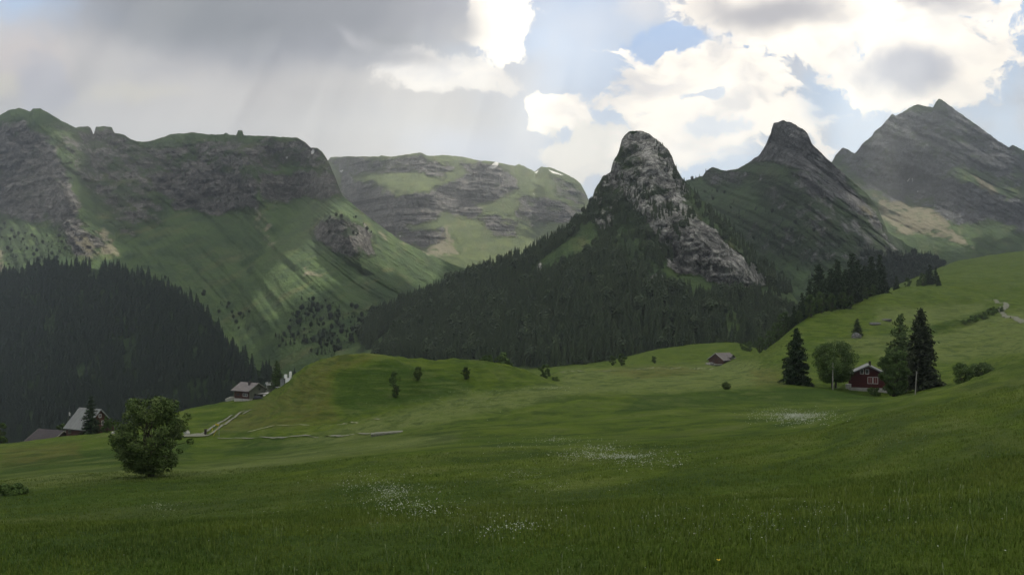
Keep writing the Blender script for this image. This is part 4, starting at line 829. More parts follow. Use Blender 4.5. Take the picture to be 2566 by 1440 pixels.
# grove on the hill
gl = 'tall conifer of the dark grove on the shoulder of the right hill'; g0 = None
SPN = None
for i, (px, py, tp) in enumerate([(2010, 812, 745), (1990, 830, 775), (2052, 790, 683), (2082, 786, 690), (2098, 780, 672), (2118, 776, 690), (2135, 772, 655), (2150, 778, 668), (2166, 764, 680), (2183, 758, 660), (2204, 744, 655), (2213, 742, 690), (2030, 800, 715), (2070, 788, 712), (2110, 782, 705), (2190, 752, 690), (2165, 788, 715), (2150, 786, 722)]):
    D_ = float(np.interp(px, [1980, 2040, 2100, 2215], [440, 462, 490, 560])) + (i % 3) * 4
    p_ = at(px, D_); h_ = 1.22 * (p_.z * -1 + (Y0 - tp) / F * D_)
    if SPN is None:
        SPN = [conifer('spruce', p_, 1.0, 0.17 + 0.03 * k, gl, ML_spruce, 'conifers of the hill grove', seed=40 + k, whorls=26, prof=0.7, size=0.018) for k in range(3)]
        for o in SPN: o.location = (0, 0, 0)
    if i < 3: o = SPN[i]
    else: o = copy_tree(SPN[i % 3])
    o.location = p_; o.scale = (h_ * 1.05, h_ * 1.05, h_); o.rotation_euler = (0, 0, i * 1.3)
RN = None
for i, (px, py, tp) in enumerate([(2032, 805, 745), (2058, 800, 738), (2083, 795, 742), (2108, 792, 738), (2132, 790, 752), (2172, 780, 745), (2188, 768, 725), (2000, 828, 790), (1975, 845, 800), (1950, 862, 815), (1928, 880, 835), (1905, 892, 850), (1965, 850, 790)]):
    D_ = float(np.interp(px, [1900, 1960, 2040, 2190], [505, 455, 455, 530])); p_ = at(px, D_ + (10 if px < 2000 else -8))
    h_ = 1.15 * max(6.0, (Y0 - tp) / F * p_.y - p_.z)
    if RN is None:
        RN = [broadleaf('leafy_tree', (0, 0, 0), 1.0, 0.40 + 0.05 * k, 'round leafy tree along the lower edge of the hill grove', ML_broad, 'leafy trees along the hill grove', seed=50 + k, leaves=2600, size=0.022, low=0.05, clumps=34) for k in range(2)]
    o = RN[i] if i < 2 else copy_tree(RN[i % 2])
    o.location = p_; o.scale = (h_ * .8, h_ * .8, h_); o.rotation_euler = (0, 0, i * 1.7)
RB = None
for i, (px, tp, k) in enumerate([(2246, 690, 0), (2312, 684, 1), (2330, 662, 0), (2345, 668, 0), (2300, 700, 1), (2352, 690, 0), (2275, 696, 1), (2322, 676, 0)]):
    p_ = at(px, 700 + (i % 4) * 16); h_ = max(7, (Y0 - tp) / F * p_.y - p_.z); src = SPN[i % 3] if k == 0 else RN[i % 2]
    o = copy_tree(src); o.location = p_; o.scale = (h_ * (1 if k == 0 else .7),) * 2 + (h_,); o.rotation_euler = (0, 0, i)
    tag(o, 'conifer of the small far clump behind the crest of the right hill' if k == 0 else 'leafy tree of the small far clump behind the hill crest', 'tree', 'conifers behind the hill crest' if k == 0 else 'leafy trees behind the hill crest')
# ------------------------------------------------------------------ roads and paths draped on the meadow
M_track = simple('gravel', (0.17, 0.17, 0.135), (0.10, 0.115, 0.07), 3, bmp=0.02)
M_path = simple('worn_path', (0.26, 0.26, 0.17), (0.13, 0.16, 0.07), 1.2)
def strip(name, label, pts, width, mat, dmin=60, lift=0.17, offs=(0,)):
    W_ = [hit(x, y, dmin) for x, y in pts]; W_ = [p_ for p_ in W_ if p_ is not None]; q = np.array([[p_.x, p_.y] for p_ in W_])
    L = np.concatenate([[0], np.cumsum(np.linalg.norm(np.diff(q, axis=0), axis=1))]); n = max(8, int(L[-1] / 1.0)); s = np.linspace(0, L[-1], n)
    c = np.stack([np.interp(s, L, q[:, 0]), np.interp(s, L, q[:, 1])], -1); c = blur(c, min(4, n / 8), 0); tn = np.gradient(c, axis=0); tn /= np.linalg.norm(tn, axis=1, keepdims=True); nn = np.stack([-tn[:, 1], tn[:, 0]], -1)
    A = Acc()
    for of in offs:
        m_ = 5; V = []
        for k in range(m_):
            e = (k / (m_ - 1) - .5) * width * (1 + 0.12 * fbm(s / 3, s * 0 + k, 3)) + of; pp = c + nn * (e[:, None] if hasattr(e, '__len__') else e)
            V.append(np.stack([pp[:, 0], pp[:, 1], ground_z(pp[:, 0], pp[:, 1]) + lift], -1))
        V = np.stack(V, 1).reshape(-1, 3); A.add(V, grid_faces(n, m_))
    o = A.build(name, mat, smooth=True); return tag(o, label, name, kind='structure')
strip('road', 'pale gravel lane bending down from the red chalet', [(430, 1093), (478, 1092), (520, 1089)], 3.4, M_track)
strip('road', 'twin wheel tracks climbing to the red chalet', [(512, 1092), (530, 1080), (548, 1066), (570, 1051), (590, 1040), (612, 1030), (632, 1025)], 0.6, M_track, offs=(-0.85, 0.85))
strip('path', 'narrow worn path along the foot of the mound', [(535, 1096), (570, 1099), (620, 1100), (680, 1098), (760, 1096), (830, 1092), (900, 1089), (940, 1086)], 0.55, M_track)
strip('path', 'faint upper path across the foot of the mound', [(600, 1086), (660, 1074), (720, 1066), (800, 1062), (870, 1058), (960, 1053)], 0.35, M_path)
strip('road', 'pale lane bending over the right hillside', [(2600, 818), (2566, 806), (2540, 796), (2515, 786), (2506, 779), (2512, 772), (2524, 766), (2520, 760), (2500, 757), (2470, 751)], 3.0, M_track, 300)
strip('path', 'faint path across the field by the far barn', [(1400, 933), (1480, 930), (1600, 926), (1700, 922), (1790, 922)], 0.8, M_path, 200)

# ------------------------------------------------------------------ buildings
M_maroon = simple('maroon_boards', (0.085, 0.021, 0.018), (0.058, 0.016, 0.014), 1.5, sc=(.3, .3, 6), bmp=0.01)
M_brownwall = simple('brown_boards', (0.085, 0.038, 0.026), (0.05, 0.024, 0.018), 1.5, sc=(.3, .3, 6), bmp=0.01)
M_greywall = simple('weathered_boards', (0.16, 0.17, 0.13), (0.09, 0.10, 0.08), 1.5, sc=(5, 5, .4))
M_darkwall = simple('dark_boards', (0.05, 0.038, 0.03), (0.03, 0.024, 0.02), 2, sc=(5, 5, .4))
M_plaster = simple('white_plaster', (0.42, 0.41, 0.37), (0.30, 0.30, 0.26), 1.2)
M_white = simple('white_paint', (0.50, 0.49, 0.47), (0.40, 0.39, 0.37), 2)
M_bright = simple('bright_white_boards', (0.80, 0.80, 0.78), (0.7, 0.7, 0.68), 2)
M_roofg = simple('grey_sheet_roof', (0.15, 0.16, 0.155), (0.10, 0.108, 0.105), .8, sc=(3, .5, 1), rough=.6, spec=.4)
M_roofb = simple('fibre_tile_roof', (0.17, 0.155, 0.15), (0.115, 0.105, 0.105), 1.1, sc=(1, 3, 1))
M_roofd = simple('dark_roof', (0.055, 0.047, 0.05), (0.036, 0.032, 0.035), 1.2)
M_glass = simple('window_glass', (0.03, 0.035, 0.04), (0.02, 0.02, 0.02), 1, rough=.15, spec=.6)
M_redpane = simple('closed_shutter', (0.16, 0.03, 0.028), (0.12, 0.025, 0.022), 3)
M_metal = simple('galvanised_metal', (0.24, 0.25, 0.25), (0.17, 0.18, 0.18), 2, rough=.45, spec=.5)
M_pole = simple('pale_timber', (0.30, 0.29, 0.26), (0.2, 0.19, 0.17), 4, sc=(1, 1, .2))
M_stone = simple('grey_stone', (0.15, 0.15, 0.145), (0.07, 0.075, 0.065), 1.6, bmp=.15)
M_yellow = simple('yellow_paint', (0.55, 0.42, 0.04), (0.45, 0.33, 0.03), 4)
M_black = simple('dark_paint', (0.03, 0.03, 0.035), (0.02, 0.02, 0.022), 2, rough=.4, spec=.4)
M_rubber = simple('rubber', (0.015, 0.015, 0.015), (0.01, 0.01, 0.01), 2)
BOXF = np.array([(0, 1, 3, 2), (4, 6, 7, 5), (0, 4, 5, 1), (2, 3, 7, 6), (0, 2, 6, 4), (1, 5, 7, 3)])
def bx(A, c, s):
    v = np.array([(c[0] + a * s[0] / 2, c[1] + b_ * s[1] / 2, c[2] + d * s[2] / 2) for a in (-1, 1) for b_ in (-1, 1) for d in (-1, 1)]); A.add(v, BOXF[:, ::-1])
def prism(A, poly, x0, x1):
    """profile polygon in (y,z) pushed along x"""
    n = len(poly); v = [(x0, y, z) for y, z in poly] + [(x1, y, z) for y, z in poly]; A.V.append(np.array(v, float)); b_ = A.n; A.n += len(v)
    for i in range(n): A.Q.append(np.array([(b_ + i, b_ + (i + 1) % n, b_ + n + (i + 1) % n, b_ + n + i)]))
    for i in range(1, n - 1): A.T.append(np.array([(b_, b_ + i + 1, b_ + i), (b_ + n, b_ + n + i, b_ + n + i + 1)]))
def house(name, label, cat, loc, rz, L, W, base_h, wall_h, pitch, over, wall, roof, found=M_plaster, wins=(), chimney=None, side_wall=None, fascia=None, door=None):
    root = empty(name, loc, radians(rz)); tag(root, label, cat); rise = W / 2 * tan(radians(pitch)); z0 = base_h; z1 = base_h + wall_h
    A = Acc(); bx(A, (0, 0, base_h / 2 - 1.5), (L + .06, W + .06, base_h + 3.0)); A.build('foundation', found, root)
    A = Acc(); prism(A, [(-W / 2, z0), (W / 2, z0), (W / 2, z1), (0, z1 + rise - .02), (-W / 2, z1)], -L / 2, L / 2); wo_ = A.build('wall', wall, root)
    if side_wall:
        A = Acc(); prism(A, [(-W / 2 + .02, z0 - .02), (W / 2 - .02, z0 - .02), (W / 2 - .02, z1), (0, z1 + rise - .06), (-W / 2 + .02, z1)], L / 2, L / 2 + .03); A.build('gable_cladding', side_wall, root)
    tp = tan(radians(pitch)); th = 0.20; yo = W / 2 + over; A = Acc()
    for s in (-1, 1):
        poly = [(0, z1 + rise + .01), (s * yo, z1 - over * tp + .01), (s * yo, z1 - over * tp + th), (0, z1 + rise + th)]
        if s < 0: poly = poly[::-1]
        prism(A, poly, -L / 2 - over * .8, L / 2 + over * .8)
    ro = A.build('roof', roof, root)
    if fascia:
        for e in (-1, 1):
            A = Acc(); xx = e * (L / 2 + over * .8 + .03)
            for s in (-1, 1):
                poly = [(0, z1 + rise - .12), (s * (yo + .02), z1 - over * tp - .10), (s * (yo + .02), z1 - over * tp + th + .03), (0, z1 + rise + th + .04)]
                if s < 0: poly = poly[::-1]
                prism(A, poly, xx - .03, xx + .03)
            A.build('bargeboard', fascia, ro)
    if chimney:
        A = Acc(); bx(A, (chimney[0], chimney[1], z1 + rise - abs(chimney[1]) * tp + .45), (.5, .5, 1.3)); bx(A, (chimney[0], chimney[1], z1 + rise - abs(chimney[1]) * tp + 1.17), (.66, .66, .1)); A.build('chimney', M_roofd, ro)
    for (face, u, z, w_, h_, fm, pm) in wins:
        A = Acc(); Bq = Acc(); fr = 0.13
        def put(acc, du, dz, sw, sh, dep, out):
            if face == 'front': bx(acc, (u + du, -W / 2 - out, z + dz), (sw, dep, sh))
            elif face == 'left': bx(acc, (-L / 2 - out, -(u + du), z + dz), (dep, sw, sh))
            else: bx(acc, (L / 2 + .03 + out, u + du, z + dz), (dep, sw, sh))
        put(A, -w_ / 2, 0, fr, h_ + fr, .08, .03); put(A, w_ / 2, 0, fr, h_ + fr, .08, .03); put(A, 0, h_ / 2, w_ - fr, fr, .08, .03); put(A, 0, -h_ / 2, w_ - fr, fr, .08, .03)
        put(A, 0, 0, .05, h_ - fr, .06, .03)
        wn = A.build('window', fm, root); put(Bq, 0, 0, w_ - fr, h_ - fr, .04, .005); Bq.build('pane', pm, wn)
    if door:
        face, u, z, w_, h_, mt = door; A = Acc()
        if face == 'front': bx(A, (u, -W / 2 - .03, z), (w_, .08, h_))
        elif face == 'left': bx(A, (-L / 2 - .03, -u, z), (.08, w_, h_))
        else: bx(A, (L / 2 + .06, u, z), (.08, w_, h_))
        A.build('door', mt, root)
    return root
# maroon house on the knoll
a = radians(70); g_ = at(2176, 208); zb = (Y0 - 979) / F * 208
house('wooden_house', 'maroon boarded house with white framed windows and a white plinth between the trees', 'house', (g_.x + cos(a) * 4, 208 + sin(a) * 4, zb), 70, 8.0, 8.6, 0.75, 2.9, 27, 0.75, M_maroon, M_roofg, M_plaster,
      [('left', -1.42, 4.5, .72, 1.05, M_white, M_glass), ('left', -.28, 4.5, .72, 1.05, M_white, M_glass), ('left', .38, 2.5, 1.0, 1.5, M_white, M_redpane), ('left', 1.55, 2.5, 1.0, 1.5, M_white, M_redpane),
       ('left', -2.6, .32, .5, .42, M_plaster, M_glass), ('left', -.6, .32, .5, .42, M_plaster, M_glass)], chimney=(-1.5, -.4), fascia=M_roofg)
A = Acc(); pc = at(2126, 207.5); bx(A, (0, 0, .5), (1.0, .9, 1.0)); bx(A, (0, 0, 1.04), (1.15, 1.05, .08)); bx(A, (0, -.46, .5), (.5, .06, .6))
o = A.build('shed', M_plaster); o.location = (pc.x, pc.y, (Y0 - 973) / F * 207.5); tag(o, 'tiny white box shed at the left corner of the maroon house', 'shed')
# red chalet by the lane
g_ = at(621, 266); zb = (Y0 - 1002) / F * 266
house('chalet', 'small red chalet with a pale tiled roof beside the gravel lane', 'house', (g_.x, 268, zb), -30, 6.2, 6.4, 0.55, 2.65, 29, 0.85, M_brownwall, M_roofb, M_plaster,
      [('front', 1.05, 1.7, 1.0, .8, M_white, M_glass), ('front', 2.0, 1.7, .8, .8, M_white, M_glass), ('front', -1.6, 1.7, 1.3, .8, M_brownwall, M_glass), ('front', -1.6, 2.8, 1.0, .25, M_greywall, M_glass), ('front', 1.2, 2.8, 1.0, .25, M_greywall, M_glass), ('right', -.9, 1.7, .9, .8, M_greywall, M_glass), ('right', 0.9, 3.2, .8, .8, M_greywall, M_glass)],
      chimney=(1.0, -1.1), side_wall=M_greywall, fascia=M_greywall)
g_ = at(577, 270)
A = Acc(); bx(A, (0, 0, .2), (2.6, 1.2, .9)); bx(A, (0.2, 0, .7), (1.6, .8, .3)); o = A.build('retaining_wall', M_plaster); o.location = (g_.x, 270, (Y0 - 1001) / F * 270); o.rotation_euler = (0, radians(-12), 0); tag(o, 'pale low wall at the left corner of the red chalet', 'wall')
g_ = at(679, 290); house('hut', 'little dark hut behind the parked car right of the red chalet', 'hut', (g_.x, 290, (Y0 - 977) / F * 290), 25, 2.6, 2.8, .2, 1.6, 25, .4, M_greywall, M_roofg, M_greywall, [('left', 0, 1.1, .6, .6, M_white, M_glass)], fascia=M_metal)
# steep roofed house
g_ = at(226, 236); zb = (Y0 - 1092) / F * 236
house('wooden_house', 'tall brown house with a steep plain grey roof behind the young spruce', 'house', (g_.x, 236, zb), -27, 7.6, 8.6, .3, 2.5, 46, .55, M_brownwall, M_roofg, M_darkwall,
      [('right', -1.3, 3.7, .8, 1.1, M_white, M_glass), ('right', .9, 3.7, .8, 1.1, M_white, M_glass), ('right', -1.6, 1.5, .9, 1.1, M_white, M_glass), ('right', 0, 5.6, .7, .8, M_white, M_glass), ('front', -2.4, 1.5, 1, .8, M_greywall, M_glass)], side_wall=M_brownwall, fascia=M_metal)
# low barn roof
g_ = at(114, 243); house('barn', 'low barn with a long dark roof half sunk behind the meadow edge', 'barn', (g_.x, 246, (Y0 - 1080) / F * 243 - 4.6), -24, 9.0, 8.0, .2, 1.7, 33, .6, M_darkwall, M_roofd, M_darkwall, [('right', 0, 2.6, .7, .6, M_pole, M_glass)], fascia=M_pole)
# far barn
g_ = at(1816, 550); zb = (Y0 - 914) / F * 550
fb = house('farmhouse', 'weathered brown farm barn with a light roof edge far out in the field', 'barn', (g_.x, 556, zb), 38, 12.0, 11.5, .4, 3.0, 33, 1.1, M_brownwall, M_roofb, M_stone,
      [('left', -2, 2.2, 1.2, 1.0, M_greywall, M_glass), ('left', 2, 2.2, 1.2, 1.0, M_greywall, M_glass), ('left', 0, 4.6, 1.2, 1.2, M_darkwall, M_glass), ('front', -3, 1.6, 1.2, 1, M_greywall, M_glass)], fascia=M_white)
A = Acc()
prism(A, [(-1.7, 3.0), (1.7, 3.0), (1.7, 4.6), (0, 6.0), (-1.7, 4.6)], 0, 4.5); dm = A.build('dormer', M_greywall, fb); dm.rotation_euler = (0, 0, radians(-90)); dm.location = (2.0, -1.6, 0.2)
A = Acc()
for s in (-1, 1):
    pl = [(0, 6.05), (s * 2.3, 4.2), (s * 2.3, 4.4), (0, 6.3)]; prism(A, pl if s > 0 else pl[::-1], 0.0, 5.2)
A.build('dormer_roof', M_roofb, dm)
g_ = at(1834, 548); A = Acc(); bx(A, (0, 0, 1.0), (3.4, 3.0, 2.2)); prism(A, [(-1.8, 2.0), (1.8, 2.0), (1.8, 2.3), (-1.8, 2.9)], -2, 2); o = A.build('lean_to', M_greywall, fb); o.matrix_world = Matrix.Translation((0, 0, 0)); o.location = (1.5, -7.1, 0)
g_ = at(1799, 541); A = Acc(); prism(A, [(-.8, .55), (.8, .55), (.95, 1.2), (-.95, 1.2)], -2.6, 2.6)
tr_ = empty('trailer', (g_.x, 541, g_.z), radians(12)); tag(tr_, 'silver flat trailer parked in front of the far barn gable', 'trailer'); A.build('load_bed', M_metal, tr_)
def wheel(parent, x, y, r, wd=.2):
    A = Acc(); n = 14; v = []; 
    for s in (-1, 1):
        for rr in (r, r * .55):
            for k in range(n): v.append((x + rr * cos(2 * pi * k / n), y + s * wd / 2, r + rr * sin(2 * pi * k / n)))
    f = []
    for k in range(n):
        k2 = (k + 1) % n; f += [(k, k2, 2 * n + k2, 2 * n + k), (k, n + k, n + k2, k2), (2 * n + k, 2 * n + k2, 3 * n + k2, 3 * n + k), (n + k, 3 * n + k, 3 * n + k2, n + k2)]
    A.add(v, f); wh = A.build('wheel', M_rubber, parent); B2 = Acc(); bx(B2, (x, y, r), (r * .75, wd * .7, r * .75)); B2.build('rim', M_metal, wh)
for xx in (-1.0, 1.0):
    for yy in (-.8, .8): wheel(tr_, xx, yy, .35)
random.seed(5)
def rock(name, label, loc, s, seed, n=26, cat='boulder'):
    bm = bmesh.new(); bmesh.ops.create_icosphere(bm, subdivisions=3, radius=1); me = bpy.data.meshes.new(name)
    for v in bm.verts:
        c = v.co; k = 1 + .45 * (vnoise(c.x * 1.6 + seed, c.y * 1.6, c.z * 1.6, seed) - .5) + .3 * (vnoise(c.x * 4, c.y * 4 + seed, c.z * 4, seed + 1) - .5); v.co = Vector((c.x * s[0] * k, c.y * s[1] * k, c.z * s[2] * k))
    bm.to_mesh(me); bm.free(); me.materials.append(M_stone); o = bpy.data.objects.new(name, me); COL.objects.link(o); o.location = loc; tag(o, label, cat); return o
p_ = spot(2146, 846, 300); rock('boulder', 'grey boulder at the foot of the small lone spruce on the hillside', p_, (1.9, 1.6, 2.0), 3)
p_ = spot(2192, 812, 300); rock('boulder', 'low grey rock half sunk in the grass below the hill grove', p_, (3.0, 1.6, 1.0), 5)
p_ = spot(2222, 803, 300); rock('boulder', 'flat grey rock to the right of the one below the hill grove', p_, (2.4, 1.6, .8), 6)
g_ = at(1780, 545); o = rock('rubble_heap', 'brown heap of rubble and boards left of the far barn', g_ + Vector((0, 0, .3)), (3.0, 2.0, 1.6), 8, cat='heap')
g_ = at(1774, 541); A = Acc(); bx(A, (0, 0, 1.1), (2.4, 1.0, .22)); bx(A, (.3, -.3, .5), (2.0, 1.2, .2)); bx(A, (-.7, 0, .5), (.16, .16, 1.1)); bx(A, (.9, 0, .5), (.16, .16, 1.1)); o = A.build('plank_stack', M_white); o.location = g_; tag(o, 'pale stacked planks beside the rubble heap', 'planks')
# small white roofed hut behind the crest of the right hill
g_ = at(2282, 640); zz = (Y0 - 728) / F * 640; house('hut', 'small white roofed hut on the crest beside the far tree clump', 'hut', (g_.x, 640, zz), 4, 7.5, 3.4, .1, 1.2, 12, .3, M_darkwall, M_white, M_stone, [('front', 0, .7, .8, .6, M_greywall, M_glass)])
# white boarded tower with two upright blades
g_ = at(712, 260); zb = (Y0 - 974) / F * 262 + .7; root = empty('boarded_tower', (g_.x, 262, zb), radians(-16)); tag(root, 'white boarded structure with two upright blades at the left edge of the mound', 'tower')
A = Acc()
for k in range(7): bx(A, (.15 + k * .22, 0, 1.15), (.2, .9, 2.9 + .04 * (k % 2)))
A.build('front_boards', M_bright, root); A = Acc(); bx(A, (1.52, 0, 3.5), (.42, .85, 1.9)); A.build('tall_blade', M_bright, root); A = Acc(); bx(A, (-.05, 0, 3.05), (.6, .85, 1.1)); bx(A, (.2, 0, 2.62), (.5, .8, .3)); A.build('short_blade', M_bright, root)
A = Acc(); bx(A, (.95, 0, 2.72), (.7, .5, .16)); bx(A, (-.95, .1, 2.35), (1.7, 1.3, .12)); A.build('dark_cap', M_black, root); A = Acc()
for k in range(5): bx(A, (-1.55 + k * .26, .1, .9), (.22, .8, 2.5))
A.build('side_boards', M_metal, root); A = Acc(); bx(A, (-.16, .05, 1.0), (.2, .5, 2.9)); A.build('dark_gap_strip', M_black, root)  # black strip put in for the shaded gap between the boards
A = Acc(); bx(A, (-1.9, -.3, -.2), (2.4, 1.2, .16)); bx(A, (-2.6, -.3, -.6), (.14, .14, .8)); A.build('deck', M_metal, root)
# parked car and canopy right of the chalet
def car(loc, rz, label, body, L=4.1, W=1.7):
    root = empty('parked_car', loc, rz); tag(root, label, 'car'); A = Acc()
    pr = [(-L / 2, .35), (L / 2, .35), (L / 2, .75), (L * .38, .92), (L * .2, .98), (L * -.46, 1.0), (-L / 2, .8)]; v = [(y, -W / 2, z) for y, z in pr] + [(y, W / 2, z) for y, z in pr]; n = len(pr)
    f = [(i, (i + 1) % n, n + (i + 1) % n, n + i) for i in range(n)]; A.add(v, f); A.T.append(np.array([(0, i + 1, i) for i in range(1, n - 1)] + [(n, n + i, n + i + 1) for i in range(1, n - 1)])); A.build('body', body, root)
    A = Acc(); cb = [(-L * .44, .99), (L * .2, .97), (L * .06, 1.42), (-L * .34, 1.42)]; v = [(y, -W / 2 * (.94 if z < 1.2 else .78), z) for y, z in cb] + [(y, W / 2 * (.94 if z < 1.2 else .78), z) for y, z in cb]
    A.add(v, [(0, 1, 5, 4), (1, 2, 6, 5), (2, 3, 7, 6), (3, 0, 4, 7), (0, 3, 2, 1), (4, 5, 6, 7)]); A.build('window', M_glass, root)
    A = Acc(); bx(A, (-L * .14, 0, 1.45), (L * .38, W * .76, .06)); A.build('roof', body, root)
    for x_ in (-L * .3, L * .3):
        for y_ in (-W / 2 + .05, W / 2 - .05): wheel(root, x_, y_, .31)
    for y_ in (-.55, .55): A = Acc(); bx(A, (L / 2 + .01, y_, .68), (.05, .3, .16)); A.build('headlight', M_white, root)
g_ = at(650, 263); car((g_.x, 263, (Y0 - 1004) / F * 263), radians(14), 'dark car parked against the right side of the red chalet', M_black, 3.8)
g_ = at(662, 268); root = empty('canopy', (g_.x, 268, (Y0 - 1002) / F * 268), radians(8)); tag(root, 'white canopy on thin posts over the dark parked car', 'canopy')
A = Acc(); prism(A, [(-1.4, 1.95), (1.4, 2.15), (1.4, 2.25), (-1.4, 2.05)], -1.7, 1.9); A.build('roof_sheet', M_white, root)
for q in ((-1.5, -1.2), (1.7, -1.2), (-1.5, 1.2), (1.7, 1.2)): A = Acc(); bx(A, (q[0], q[1], .9), (.1, .1, 2.1)); A.build('post', M_greywall, root)
g_ = at(668, 266); A = Acc(); bx(A, (0, 0, .5), (1.6, 1.2, .9)); prism(A, [(-.8, .95), (.8, .95), (.7, 1.2), (-.7, 1.2)], -1, 1); bx(A, (-.85, -.3, .3), (.3, .7, .5)); o = A.build('covered_trailer', M_white); o.location = (g_.x, 266, (Y0 - 999) / F * 266); o.rotation_euler = (0, 0, .2); tag(o, 'small white covered trailer under the right end of the canopy', 'trailer')
# poles
def pole(px, ytop, ybase, D, label, cat='pole', lean=0.0, mat=M_pole, r=.13, name='power_pole'):
    g_ = at(px, D); zb = (Y0 - ybase) / F * D; h = (ybase - ytop) / F * D; root = empty(name, (g_.x, D, zb)); tag(root, label, cat)
    v, f = tube([(0, 0, -.8), (lean * .5, 0, h * .5), (lean, 0, h)], [r, r * .9, r * .8], 8); mesh_obj('post', v, f, mat, root, smooth=True); return root, h
for a_ in [(2087, 910, 970, 199, 'pale timber pole in front of the wide broadleaf tree', 0), (2293, 930, 994, 192, 'thin leaning pole in front of the tallest spruce', .35)]:
    r_, h = pole(*a_[:4], a_[4], lean=a_[5], r=.12); A = Acc(); bx(A, (a_[5], 0, h - .02), (.3, .3, .06)); bx(A, (a_[5], -.14, h - .35), (.10, .10, .2)); A.build('insulator', M_metal, r_)
r_, h = pole(172, 1030, 1094, 240, 'flagpole with a small white pennant left of the steep roofed house', 'flagpole', mat=M_greywall, r=.06, name='flagpole')
A = Acc(); v = [(0.04, 0, h - .1), (0.5, .02, h - .5), (.42, 0, h - 1.2), (.05, -.02, h - 1.1), (0.04, .04, h - .1), (0.5, .06, h - .5), (.42, .04, h - 1.2), (.05, .02, h - 1.1)]; A.add(v, [(0, 1, 2, 3), (7, 6, 5, 4), (0, 4, 5, 1), (1, 5, 6, 2), (2, 6, 7, 3), (3, 7, 4, 0)]); A.build('pennant', M_white, r_)
g_ = spot(515, 1090, 100); A = Acc(); bx(A, (0, 0, .5), (.4, .35, 1.4)); bx(A, (0, 0, 1.24), (.48, .42, .1)); bx(A, (.1, -.2, .8), (.12, .06, .5)); o = A.build('gate_post', M_darkwall); o.location = g_; tag(o, 'stubby dark post in the middle of the lane junction', 'post')
g_ = spot(549, 1092, 100); root = empty('signpost', g_); tag(root, 'thin yellow signpost on a splayed stand beside the lane', 'signpost')
v, f = tube([(0, 0, -.3), (0, 0, 2.6)], [.05, .045], 6); mesh_obj('post', v, f, M_metal, root); v, f = tube([(-1.3, .1, -.1), (-.05, 0, 2.2)], [.05, .04], 6); mesh_obj('brace', v, f, M_yellow, root)
A = Acc(); prism(A, [(-.03, 2.25), (.03, 2.25), (.03, 2.5), (-.03, 2.5)], -.75, .05); A.build('arrow_board', M_yellow, root)
g_ = spot(531, 1084, 100); A = Acc(); v, f = tube([(0, 0, -.2), (.12, 0, 1.0)], [.05, .05], 6); A.add(v, f); bx(A, (.06, 0, .8), (.12, .1, .35)); o = A.build('marker_stake', M_yellow); o.location = g_; tag(o, 'short yellow stake between the lane and the signpost', 'stake')
# terrace railing by the steep roofed house
g_ = at(184, 238); root = empty('railing', (g_.x, 238, (Y0 - 1093) / F * 238), -.1); tag(root, 'pale terrace railing at the left corner of the steep roofed house', 'railing')
A = Acc(); bx(A, (0, 0, 1.9), (2.6, .08, .1)); bx(A, (.5, 0, 1.2), (1.4, .08, .08)); A.build('rail', M_metal, root)
for x_ in (-1.2, -.2, .8): A = Acc(); bx(A, (x_, 0, .9), (.08, .08, 2.0)); A.build('post', M_metal, root)
g_ = at(189, 236); A = Acc(); bx(A, (0, 0, .55), (1.5, .7, .1)); bx(A, (-.6, 0, .25), (.1, .6, .5)); bx(A, (.6, 0, .25), (.1, .6, .5)); bx(A, (.2, -.5, .3), (1.3, .25, .08)); bx(A, (.2, -.5, .1), (.1, .2, .4)); o = A.build('garden_table', M_white); o.location = (g_.x, 236, (Y0 - 1093) / F * 236); tag(o, 'white garden table with bench below the terrace railing', 'table')
# wrapped bales
def bale(px, py, D, r, label, mat):
    g_ = at(px, D); A = Acc(); n = 20; v, f = [], []
    prof = [(-.62, 0.0), (-.62, .85), (-.55, .97), (0, 1.0), (.55, .97), (.62, .85), (.62, 0.0)]
    for i, (x_, rr) in enumerate(prof):
        for k in range(n): v.append((x_ * r * 1.05, rr * r * cos(2 * pi * k / n), r + rr * r * sin(2 * pi * k / n)))
    for i in range(len(prof) - 1):
        for k in range(n): f.append((i * n + k, i * n + (k + 1) % n, (i + 1) * n + (k + 1) % n, (i + 1) * n + k))
    A.add(v, f); o = A.build('wrapped_bale', mat, smooth=True); o.location = (g_.x, D, (Y0 - py) / F * D); o.rotation_euler = (0, 0, .9); tag(o, label, 'bale')
bale(468, 1093, 184, .62, 'white wrapped bale at the end of the lane right of the big bushy tree', M_plaster)
bale(284, 1092, 205, .55, 'white wrapped bale left of the big bushy tree', M_white)
g_ = at(281, 203); A = Acc(); bx(A, (0, 0, .15), (1.4, .5, .3)); bx(A, (0, 0, .34), (1.6, .6, .08)); o = A.build('trough', M_pole); o.location = (g_.x, 203, (Y0 - 1104) / F * 203); tag(o, 'low pale trough below the left wrapped bale', 'trough')
# concrete slab at the end of the path
p_ = spot(970, 1087, 60); A = Acc(); bx(A, (0, 0, .05), (4.6, 1.8, .36)); bx(A, (.2, .1, .25), (4.0, 1.4, .06)); o = A.build('concrete_slab', M_track); o.location = p_; o.rotation_euler = (0, radians(-3), radians(6)); tag(o, 'flat pale concrete slab where the foot path ends', 'slab')
# ditch shrubs by the right hill lane
for i, (px, py, n, r_) in enumerate([(2440, 806, 16, 16), (2462, 800, 20, 18), (2485, 790, 20, 18), (2502, 782, 14, 14), (2418, 812, 10, 14)]):
    p_ = spot(px, py, 300); h_ = hpx(p_, n)
    if p_ is not None: broadleaf('shrub', p_, h_, hpx(p_, r_), 'low dark shrub in the row lining the ditch below the hill lane', ML_broad, 'shrubs along the hill ditch', seed=80 + i, stems=2, leaves=900, size=h_ * .06, low=0, cat='shrub', clumps=14)

